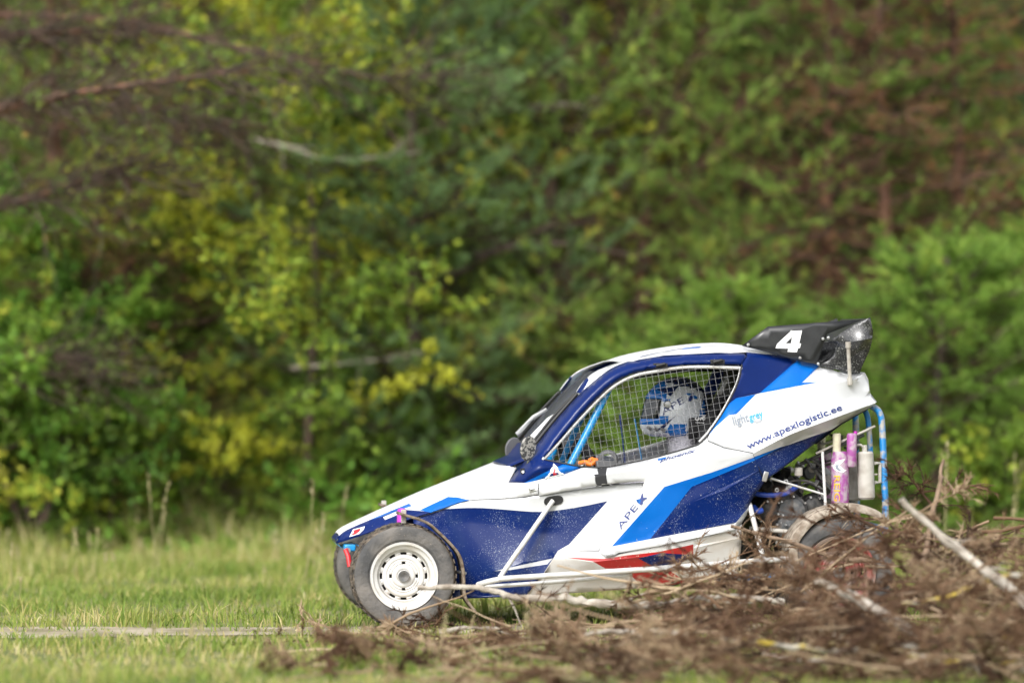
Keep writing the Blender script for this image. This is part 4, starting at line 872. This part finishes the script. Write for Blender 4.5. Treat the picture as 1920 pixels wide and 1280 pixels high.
for (px, py, rr_, ly, m_) in ((1445, 962, 27, -.34, 'engine_dark'), (1484, 958, 31, -.36, 'engine_grey'), (1478, 985, 26, -.355, 'engine_grey'), (1524, 950, 22, -.33, 'engine_dark'), (1540, 975, 24, -.3, 'engine_dark')):
    b = MB(); b.lathe([(.0001, -.035), (rr_/431*.55, -.034), (rr_/431*.82, -.026), (rr_/431*.93, -.010), (rr_/431, -.004), (rr_/431, .12)], K(px, py, ly), (.08, 1, .05), 14)
    e = b.build('crank_cover', m_, kart, True, 30)
    for k in range(7):
        a = k*.9+px; b = MB(); b.lathe([(.0001, -.046), (.005, -.046), (.006, -.03), (.006, 0)], K(px+math.cos(a)*rr_*.9, py+math.sin(a)*rr_*.9, ly), (0, 1, 0), 8); b.build('cover_bolt', 'alloy', e)
rr2 = random.Random(5); nb = 0
mm = ['engine_dark', 'engine_grey', 'dust_grey', 'black', 'alloy', 'engine_dark', 'tube_grey', 'engine_dark']
for k in range(64):
    px = rr2.uniform(1432, 1600); top = 905-(px-1432)*.72; py = rr2.uniform(max(top+6, 815), 935); ly = rr2.uniform(-.38, .25); b = MB(); s = rr2.uniform(.012, .035)
    c = K(px, py, ly); typ = rr2.random()
    if py < max(top+6, 815): continue
    if typ < .35: b.box(c, (s*1.6, s*1.5, s), Matrix.Rotation(rr2.uniform(0, 3), 3, 'Y') @ Matrix.Rotation(rr2.uniform(0, 3), 3, 'X')); nm = 'bracket'
    elif typ < .65: b.lathe([(.0001, -s*.6), (s*.8, -s*.5), (s*.9, 0), (s*.6, s*.1), (s*.6, s)], c, (rr2.uniform(-1, 1), 1, rr2.uniform(-1, 1)), 12); nm = 'fitting'
    else:
        p = [(px, py, ly)]
        for j in range(3): p.append((p[-1][0]+rr2.uniform(-22, 30), max(p[-1][1]+rr2.uniform(-16, 18), 912-(p[-1][0]+30-1432)*.72), p[-1][2]+rr2.uniform(-.05, .05)))
        b.tube(KP(crv(p, 4)), rr2.uniform(.004, .009), 6); nm = 'pipe'
    b.build(nm, rr2.choice(mm), kart, True, 35, bevel=.002 if nm == 'bracket' else 0)
can('throttle_body', 'dust_grey', 1497, 876, 892, 8, -.42)
for px, py in ((1473, 902), (1456, 918)):
    b = MB(); b.lathe([(.004, -.012), (.010, -.012), (.012, 0), (.010, .01)], K(px, py, -.44), (0, 1, 0), 14); b.build('washer', 'alloy', kart)
# rear arms
for sgn in (1, -1):
    hb = K(1572, 1072, -.645)
    for (dx, dz, by) in ((-.30, -.03, .42), (-.22, .12, .32), (.10, .10, .30), (.12, -.05, .3)):
        b = MB(); b.tube([(hb.x, sgn*.47, hb.z+dz*.4), (hb.x+dx, sgn*by, hb.z+dz)], .014, 8); b.build('trailing_arm', 'dust_grey', kart)
b = MB(); hb = K(1572, 1072, -.645); b.tube([(hb.x, -.5, hb.z), (hb.x, .5, hb.z)], .018, 10); b.build('drive_axle', 'engine_grey', kart)
# ------------------------------------------------ cockpit: seat, steering wheel
sb = KP([(1300, 1040, 0), (1322, 960, 0), (1340, 870, 0), (1358, 800, 0), (1372, 745, 0)]); V = []; Fs = []
for i, p in enumerate(sb):
    for t in np.linspace(-1, 1, 9): V.append((p.x-.10*t*t*(1 if i < 4 else .6), t*(.24 if i < 3 else .17), p.z))
for i in range(4):
    for k in range(8): Fs.append((i*9+k, i*9+k+1, i*9+k+10, i*9+k+9))
o = link('racing_seat', mesh_from('racing_seat', V, Fs, ['fabric_black'], None, True), kart); s = o.modifiers.new('t', 'SOLIDIFY'); s.thickness = .04
SW = K(1108, 862, 0)
b = MB(); axs = Vector((-.85, 0, -.5)).normalized(); u = Vector((0, 1, 0)); v = axs.cross(u)
ringp = [SW+(u*math.cos(a)+v*math.sin(a))*.135 for a in np.linspace(0, 2*math.pi, 33)]
b.tube(ringp, .015, 10, caps=False)
for a in (0.2, math.pi-.2, 1.5*math.pi): b.tube([SW-axs*-.01, SW+(u*math.cos(a)+v*math.sin(a))*.13], .010, 6)
b.lathe([(.0001, -.02), (.05, -.02), (.05, .015), (.03, .02)], SW, axs, 16)
b.build('steering_wheel', 'fabric_black', kart)
b = MB(); b.tube([SW, SW+axs*.45], .014, 8); b.build('steering_column', 'alloy', kart)
b = MB(); b.lathe([(.0001, -.02), (.045, -.018), (.06, 0), (.055, .05), (.03, .07)], K(1075, 838, .02), (-.9, -.3, .1), 18); b.build('dash_display', 'black', kart)
b = MB(); b.lathe([(.028, -.012), (.040, -.012), (.046, .01), (.028, .012)], K(1140, 862, -.515), (.2, 1, .1), 20); b.box(K(1141, 870, -.51), (.11, .03, .03)); b.build('drinks_nozzle', 'mirror_back', kart, bevel=.003)
b = MB(); b.tube(KP(crv([(1086, 868, -.46), (1098, 866, -.48), (1108, 870, -.49), (1118, 862, -.48), (1124, 868, -.48)], 5)), .010, 8); b.tube(KP(crv([(1100, 872, -.44), (1110, 860, -.45), (1120, 872, -.46)], 5)), .009, 8); b.build('orange_strap', 'orange', kart)

# ------------------------------------------------ the driver
person = thing('person', 'driver in silver and blue full-face helmet seated in the buggy behind the window net', 'person', KO+Matrix.Rotation(YAW, 3, 'Z') @ Vector((K(1268, 1000, 0).x, 0, .22)), YAW)
PB = Vector((K(1268, 1000, 0).x, 0, .22)); HC = K(1266, 768, 0)-PB      # helmet centre in the person's frame
SWp = SW-PB; pel = Vector((.02, 0, .02))
J = {'pel': pel, 'sp': Vector((.06, 0, .16)), 'ch': Vector((HC.x+.06, 0, HC.z-.33)), 'nk': Vector((HC.x+.04, 0, HC.z-.16)), 'hd': Vector((HC.x, 0, HC.z)), 'tp': Vector((HC.x, 0, HC.z+.07))}
Vs = []; Rs = []; Es = []; ids = {}
def jt(n, p, r): ids[n] = len(Vs); Vs.append(tuple(p)); Rs.append(r)
def ed(*n):
    for a, b_ in zip(n, n[1:]): Es.append((ids[a], ids[b_]))
for n_, r_ in (('pel', (.15, .12)), ('sp', (.15, .11)), ('ch', (.18, .12)), ('nk', (.07, .07)), ('hd', (.08, .09)), ('tp', (.06, .065))): jt(n_, J[n_], r_)
ed('pel', 'sp', 'ch', 'nk', 'hd', 'tp')
for s_, t_ in ((-1, 'l'), (1, 'r')):
    gp = SWp+(u*s_*.125)+v*.03
    sh = Vector((J['ch'].x+.0, s_*.19, J['ch'].z+.06)); elb = Vector((sh.x*.45+gp.x*.55+.02, s_*.27, min(sh.z, gp.z)-.10))
    wr = gp+Vector((.055, s_*.01, -.005))
    for n_, p_, r_ in (('sh', sh, .075), ('el', elb, .055), ('wr', wr, .036), ('pa', gp+Vector((.02, 0, .012)), .034)): jt(n_+t_, p_, (r_, r_))
    ed('ch', 'sh'+t_, 'el'+t_, 'wr'+t_, 'pa'+t_)
    for f, (off, ln) in enumerate(((.030, .9), (.012, 1), (-.008, .95), (-.028, .8))):
        b0 = gp+v*off; o_ = -axs
        for q_, (ddx, ddz) in enumerate(((.0, .024), (-.026, .014), (-.022, -.014), (-.002, -.02))):
            jt(f'f{f}{q_}{t_}', b0+Vector((ddx*ln, 0, ddz*ln)), (.0095, .0095))
        ed('pa'+t_, f'f{f}0{t_}', f'f{f}1{t_}', f'f{f}2{t_}', f'f{f}3{t_}')
    for q_, pp in enumerate((gp+v*.04+Vector((.015, -s_*.015, .005)), gp+v*.05+Vector((-.010, -s_*.03, .0)))): jt(f't{q_}{t_}', pp, (.011, .011))
    ed('pa'+t_, 't0'+t_, 't1'+t_)
    for n_, p_, r_ in (('hi', (-.02, s_*.10, .02), .10), ('kn', (-.42, s_*.14, .22), .07), ('an', (-.80, s_*.11, -.02), .045), ('fo', (-.90, s_*.11, .05), .04)): jt(n_+t_, p_, (r_, r_))
    ed('pel', 'hi'+t_, 'kn'+t_, 'an'+t_, 'fo'+t_)
me = bpy.data.meshes.new('body'); me.from_pydata(Vs, Es, [])
for m_ in ('suit', 'glove', 'skin'): me.materials.append(MATS[m_])
body = link('body', me, person); sk = body.modifiers.new('skin', 'SKIN'); sk.use_smooth_shade = True
for i, r_ in enumerate(Rs): me.skin_vertices[0].data[i].radius = r_
me.skin_vertices[0].data[0].use_root = True
ss = body.modifiers.new('sub', 'SUBSURF'); ss.levels = 2; ss.render_levels = 2
# gloves as cuffs over the wrist
for s_ in (-1, 1):
    gp = SWp+(u*s_*.125)+v*.03; b = MB(); b.tube([gp+Vector((.10, s_*.02, -.02)), gp+Vector((.05, s_*.008, -.002)), gp+Vector((.02, 0, .010))], [.048, .046, .042], 14); b.build('glove_cuff', 'glove', person)
    b = MB(); sh = Vector((J['ch'].x-.02, s_*.13, J['ch'].z+.12)); b.tube([sh+Vector((.09, 0, .03)), sh, sh+Vector((-.11, -s_*.02, -.10)), pel+Vector((-.12, s_*.03, .16))], .02, 8); b.build('harness_strap', 'suit_purple', person)
# helmet
NT, NP = 44, 30; V = []; Fs = []; I = []; keep = {}
def hpt(th, ph, g=1.0):
    # th: angle round (0 = forward, -x), ph: polar from the top
    x, y, z = -math.cos(th)*math.sin(ph), math.sin(th)*math.sin(ph), math.cos(ph)
    X, Y, Z = x*.150, y*.122, z*.148
    f = max(0, -x); low = max(0, -z)
    X -= f*low*.062; Z -= f*low*.010; 
    if z < -.72: Z = -.72*.148-( -z-.72)*.09
    X += .012*max(0, z); return Vector((X, Y, Z))*g
for i in range(NP+1):
    ph = .001+(math.pi*.83)*i/NP
    for k in range(NT): V.append(hpt(2*math.pi*k/NT, ph)+HC)
def hz(f): return sum((Vector(V[i]) for i in f), Vector((0, 0, 0)))/len(f)-HC
for i in range(NP):
    for k in range(NT):
        f = (i*NT+k, i*NT+(k+1) % NT, (i+1)*NT+(k+1) % NT, (i+1)*NT+k); c = hz(f)
        if c.x < -.078 and -.045 < c.z < .052: continue
        mi = 0
        if c.z > .112-.25*c.x: mi = 2
        elif c.x > .122-.1*abs(c.z): mi = 2
        elif c.x > .10 and c.z < .0: mi = 1
        elif c.x < -.045 and c.z > .045: mi = 1
        elif c.x < -.05 and c.z > -.065 and c.z < -.03: mi = 1
        elif -.03 < c.x < .04 and c.z < -.065: mi = 1
        Fs.append(f[::-1]); I.append(mi)
helm = link('helmet', mesh_from('helmet', V, Fs, ['silver', 'helmet_blue', 'helmet_navy'], I, True), person); bmh = bmesh.new(); bmh.from_mesh(helm.data); bmesh.ops.recalc_face_normals(bmh, faces=bmh.faces); bmh.to_mesh(helm.data); bmh.free()
s = helm.modifiers.new('t', 'SOLIDIFY'); s.thickness = .012; s.offset = -1
V = []; Fs = []
for i in range(9):
    for k in range(17):
        V.append(hpt(-.9+1.8*k/16, math.pi*.5-.40+.82*i/8, .985)+HC)
for i in range(8):
    for k in range(16): Fs.append((i*17+k, i*17+k+1, i*17+k+18, i*17+k+17))
o = link('visor', mesh_from('visor', V, Fs, ['visor'], None, True), helm); s = o.modifiers.new('t', 'SOLIDIFY'); s.thickness = .003
for s_ in (-1, 1):
    b = MB(); b.lathe([(.0001, -.012), (.014, -.011), (.018, -.002), (.018, .012)], HC+Vector((-.050, s_*.118, .025)), (0, -s_, 0), 18); b.build('visor_pivot', 'alloy', helm)
b = MB()
for k in range(3): b.tube([HC+Vector((-.135+.03*k, -.070-.012*k, -.075-.004*k)), HC+Vector((-.118+.03*k, -.078-.012*k, -.085-.004*k))], .007, 8)
b.build('chin_vent', 'mirror_back', helm)
PANELS['helm'] = ([PB+Vector(v_) for v_ in V[:0]], [])
hv = [Vector(v_.co)+PB for v_ in helm.data.vertices]; hb_ = BVHTree.FromPolygons(hv, [tuple(p.vertices) for p in helm.data.polygons])
def to_person(o): 
    o.parent = helm
    o.data.transform(Matrix.Translation(-PB)); return o
to_person(lettering('helmet_lettering', 'navy_print', 'APE', (1243, 779), (1284, 754), 13, hb_, lift=.004, lean=R(6), fallback=-.12))
q2 = lambda a, b_: (920+a/4, 620+b_/4)
to_person(decal_poly('helmet_logo', ['helmet_blue', 'navy_print'], [(0, [q2(1458, 470), q2(1490, 465), q2(1552, 495), q2(1548, 512), q2(1520, 508)]), (1, [q2(1515, 458), q2(1525, 470), q2(1505, 528), q2(1482, 528), q2(1488, 500)])], hb_, lift=.004, fallback=-.12))
for m_, pl in (('helmet_blue', [q2(1310, 760), q2(1350, 695), q2(1430, 770), q2(1380, 790)]), ('helmet_navy', [q2(1200, 770), q2(1395, 630), q2(1300, 730)]), ('helmet_navy', [q2(1240, 440), q2(1420, 405), q2(1350, 490)]), ('helmet_blue', [q2(1575, 580), q2(1600, 510), q2(1612, 580)])):
    to_person(decal_poly('helmet_stripe', [m_], [(0, pl)], hb_, lift=.003, fallback=-.12))
# neck restraint
b = MB(); V = []; Fs = []; prof = []
for i, t in enumerate(np.linspace(-1.5, 1.5, 25)):
    for j, (rr_, zz) in enumerate(((.150, -.005-.03*abs(math.sin(t))), (.156, -.06), (.150, -.13))):
        V.append(HC+Vector((math.cos(t)*rr_*.98+.035, math.sin(t)*rr_*.98, zz+.012*math.cos(t))))
for i in range(24):
    for j in range(2): Fs.append((i*3+j, i*3+j+1, i*3+j+4, i*3+j+3))
hans = link('neck_restraint', mesh_from('neck_restraint', V, Fs, ['fabric_black'], None, True), person); s = hans.modifiers.new('t', 'SOLIDIFY'); s.thickness = .02
hv = [Vector(v_)+PB for v_ in V]; hb2 = BVHTree.FromPolygons(hv, Fs)
for o in (lettering('restraint_lettering', 'white_print', 'OMP', (1303, 788), (1326, 787), 8.5, hb2, lift=.024, bold=.03, fallback=-.14),
          decal_poly('restraint_lettering', ['white_print'], [(0, [(1301, 777), (1327, 778), (1327, 779), (1301, 778)]), (0, [(1304, 791), (1327, 793), (1327, 794), (1304, 792)])], hb2, lift=.024, fallback=-.14)):
    o.parent = hans; o.data.transform(Matrix.Translation(-PB))
b = MB(); b.tube([J['ch']+Vector((-.04, -.17, .10)), J['ch']+Vector((.04, -.16, .13))], .012, 8); b.build('collar_tab', 'lime', person)
# ---------------------------------------------------------------- the heap of cut branches in front
rg = np.random.default_rng(77)
def stick(pts, th0, th1, m, label, forks=0, seed=0, n=9):
    """one bare branch traced by pixels and distance, thickness in photo pixels"""
    r_ = np.random.default_rng(seed+500); P = [W(*q_) for q_ in (crv(pts, 5) if len(pts) > 2 else crv([pts[0], tuple((a_+b_)/2 for a_, b_ in zip(*pts)), pts[1]], 5))]; D = pts[0][2]; n_ = len(P); o_ = P[0].copy()
    P = [p-o_+Vector(r_.normal(0, .0025, 3)) for p in P]; rad = [max(a_*(1+r_.normal(0, .09)), .002)/FPX*D/2 for a_ in np.linspace(th0, th1, n_)]
    b = MB(); b.tube(P, rad, n)
    for k in range(forks):
        i = int(r_.integers(2, n_-2)); d = unit(np.array(P[i+1]-P[i]))+r_.normal(0, .5, 3)*np.array([.6, .8, 1]); tg = grow(r_, np.array(P[i]), d, r_.uniform(.08, .28), 4, .16)
        b.tube(tg, list(np.linspace(rad[i]*.55, .0015, 5)), 5)
    o = b.build('branch', m, None); o.location = o_; return tag(o, label, 'branch', 'bare branches lying on the brush heap')
stick([(784, 1102, 20.3), (830, 1100, 20.3), (890, 1101, 20.3), (930, 1107, 20.3), (960, 1118, 20.3), (1010, 1121, 20.3), (1060, 1121, 20.3), (1110, 1130, 20.3), (1172, 1132, 20.3), (1262, 1133, 20.35)], 9, 18, 'wood_pale', 'long pale branch whose tip points at the front wheel hub', 3, 1)
stick([(838, 1180, 20.1), (880, 1176, 20.1), (935, 1178, 20.1)], 9, 6, 'wood_pale', 'short pale branch lying below the front wheel', 1, 2)
stick([(1090, 1190, 19.1), (1150, 1182, 19.1), (1200, 1184, 19.1), (1290, 1186, 19.1)], 7, 12, 'wood_pale', 'short pale branch under the middle of the buggy', 2, 3)
stick([(1690, 938, 18.9), (1760, 1000, 18.9), (1850, 1070, 18.8), (1960, 1160, 18.6)], 11, 22, 'wood_pale', 'thick pale limb sloping down to the right edge', 2, 4)
stick([(1530, 1088, 19.1), (1580, 1108, 19.1), (1650, 1148, 18.9), (1740, 1200, 18.9)], 14, 22, 'wood_pale', 'pale limb sloping down in front of the rear wheel', 1, 5)
stick([(1350, 1199, 18.6), (1430, 1204, 18.6), (1520, 1216, 18.6), (1610, 1219, 18.6), (1720, 1212, 18.6)], 9, 17, 'wood_lichen', 'yellow-lichened branch lying below the rear wheel', 3, 6)
stick([(1700, 1230, 18.4), (1760, 1236, 18.4), (1840, 1248, 18.4), (1940, 1254, 18.4)], 11, 16, 'wood_lichen', 'lichened branch at the lower right edge, under the slope of the limb', 2, 7)
stick([(1430, 1225, 19.0), (1480, 1236, 19.0), (1560, 1240, 19.0)], 8, 10, 'wood_pale', 'short grey branch near the bottom edge right of centre', 1, 8)
stick([(1888, 1190, 18.9), (1900, 1230, 18.9), (1916, 1300, 18.9)], 22, 30, 'wood_lichen', 'upright lichened stub at the lower right corner', 0, 9)
stick([(1370, 985, 20.6), (1430, 1002, 20.6), (1500, 1022, 20.6), (1570, 1046, 20.6), (1640, 1050, 20.5)], 6, 11, 'wood_brown', 'brown branch crossing behind the brush toward the rear wheel', 4, 10)
stick([(1040, 1217, 19.5), (1130, 1208, 19.5), (1220, 1200, 19.5)], 4, 7, 'wood_brown', 'thin dark branch near the bottom edge below the sill', 2, 11)
stick([(1690, 1130, 18.8), (1770, 1120, 18.8), (1860, 1085, 18.8), (1950, 1075, 18.8)], 7, 11, 'wood_lichen', 'yellowish branch reaching the right edge above the sloping limb foot', 2, 12)
stick([(1560, 1130, 19.3), (1620, 1122, 19.3), (1700, 1112, 19.3), (1790, 1100, 19.3)], 6, 9, 'wood_brown', 'thin brown branch rising right behind the sloping limbs', 3, 13)
stick([(1380, 1262, 18.8), (1450, 1250, 18.8), (1540, 1252, 18.8)], 6, 8, 'wood_brown', 'brown stick along the bottom edge right of centre', 2, 14)
stick([(1770, 860, 20.0), (1762, 910, 19.9), (1745, 980, 19.8), (1730, 1060, 19.7)], 5, 12, 'wood_brown', 'upright brown branch standing highest in the brush heap', 5, 15)
stick([(1640, 1170, 19.1), (1700, 1230, 19.0), (1760, 1300, 18.9)], 16, 22, 'wood_brown', 'thick brown limb running off the bottom edge at right', 1, 16)
stick([(720, 1196, 19.8), (800, 1206, 19.7), (900, 1200, 19.7)], 4, 6, 'wood_brown', 'thin brown stick lying in the grass before the front wheel', 2, 17)
stick([(1200, 1140, 19.9), (1290, 1122, 20.0), (1380, 1118, 20.0), (1470, 1128, 20.0)], 7, 12, 'wood_pale', 'pale branch under the rear end of the sill', 3, 18)
stick([(355, 1262, 18.9), (375, 1258, 18.9), (400, 1260, 18.9)], 7, 5, 'wood_pale', 'small pale stick alone in the grass at lower left', 0, 19)
stick([(980, 1262, 18.9), (1060, 1250, 18.9), (1150, 1254, 18.9)], 5, 9, 'wood_pale', 'pale stick at the bottom edge below the door', 2, 20)
# brown twigs and dead sprays: nobody could count them
prof_x = [560, 640, 720, 800, 900, 1000, 1100, 1180, 1260, 1330, 1390, 1450, 1520, 1600, 1680, 1760, 1830, 1920, 2150, 2400]
prof_t = [1195, 1172, 1166, 1172, 1150, 1152, 1140, 1095, 1030, 1005, 1020, 1065, 1035, 985, 890, 855, 885, 950, 1010, 1100]
prof_n = [.15, .5, .5, .4, .5, .6, .7, .8, 1.0, 1.1, 1.0, .75, .8, 1.1, 1.6, 1.7, 1.5, 1.2, 1, .5]
tw = MB(); Ps = []; Ds = []; Ts = []
def spray(base, d, L_, tn):
    st = grow(rg, base, d, L_, 6, .14, -.02); r0 = rg.uniform(.003, .008); tw.tube(st, list(np.linspace(r0, .0015, 7)), 4, caps=False, tint=float(np.clip(tn-.15, .02, 1)))
    for k in range(rg.integers(7, 13)):
        t_ = (.15+.85*rg.random())*6; i = min(int(t_), 5); p = st[i]+(st[i+1]-st[i])*(t_-i)
        tg = grow(rg, p, unit(st[i+1]-st[i])+rg.normal(0, .55, 3), L_*rg.uniform(.15, .4), 3, .2, -.03); tw.tube(tg, [.003, .0025, .002, .001], 3, caps=False, tint=float(np.clip(tn+rg.normal(0, .1), 0, 1)))
        for j in range(5):
            if rg.random() < .85: s_ = rg.random()*3; i2 = min(int(s_), 2); Ps.append(tg[i2]+(tg[i2+1]-tg[i2])*(s_-i2)); Ds.append(unit(tg[i2+1]-tg[i2])+rg.normal(0, .3, 3)); Ts.append(tn+rg.normal(0, .12))
wsum = np.array(prof_n); cdf_x = np.linspace(570, 2300, 400); pdf = np.interp(cdf_x, prof_x, prof_n); cdf = np.cumsum(pdf); cdf /= cdf[-1]
for k in range(430):
    px = float(np.interp(rg.random(), cdf, cdf_x)); D = rg.uniform(17.7, 20.7); top = np.interp(px, prof_x, prof_t)
    gy_ = 640+FPX*CAM_H/D; hi = max(gy_-top, 12); hi *= np.clip((D-17.6)/2.3, .24, 1); py = gy_-hi*rg.random()**(1.35 if px < 1620 else .9)*.88
    base = np.array(W(px, py, D)); base[2] = max(base[2], .01)
    d = np.array([rg.choice([-1, 1])*rg.uniform(.4, 1.3), rg.normal(0, .5), rg.normal(.12, .35)])
    L_ = rg.uniform(.18, .55)*(1 if px > 1150 else .75)
    if base[2]+L_*unit(d)[2] > W(px, top, D).z+.05: d[2] = -abs(d[2])*.6
    spray(base, d, L_, rg.choice([.2, .4, .55, .7, .85, .98], p=[.18, .24, .2, .15, .12, .11]))
for k in range(170):
    px = float(np.interp(rg.random(), cdf, cdf_x)); D = rg.uniform(17.9, 20.6); top = np.interp(px, prof_x, prof_t); gy_ = 640+FPX*CAM_H/D
    hi = max(gy_-top, 14)*np.clip((D-17.6)/2.3, .15, 1); base = np.array(W(px, gy_-hi*rg.random()*.8, D)); base[2] = max(base[2], .02); L_ = rg.uniform(.2, .75)
    st = grow(rg, base, (rg.choice([-1, 1]), rg.normal(0, .4), rg.normal(0, .22)), L_, 6, .10, -.01); r0 = rg.uniform(.003, .0085)
    tw.tube(st, list(np.linspace(r0, r0*.45, 7)), 5, caps=False, tint=float(rg.choice([.3, .6, .85, 1, 1])))
V, F_, T = needles(np.array(Ps), np.array(Ds), 5, .05, .005, .5, np.array(Ts), rg)
tv = np.array(tw.V); tf = np.array([f for q_ in tw.F for f in ((q_[0], q_[1], q_[2]), (q_[0], q_[2], q_[3]))])
V = np.concatenate([tv, V]); V[:, 2] = np.maximum(V[:, 2], .002)
tag(link('brush_heap', mesh_from('brush_heap', V, np.concatenate([tf, F_+len(tv)]), ['dead_brush'], None, False, np.concatenate([np.array(tw.T), T]))), 'heap of dead brown brushwood and needles before the buggy', 'brushwood', kind='stuff')
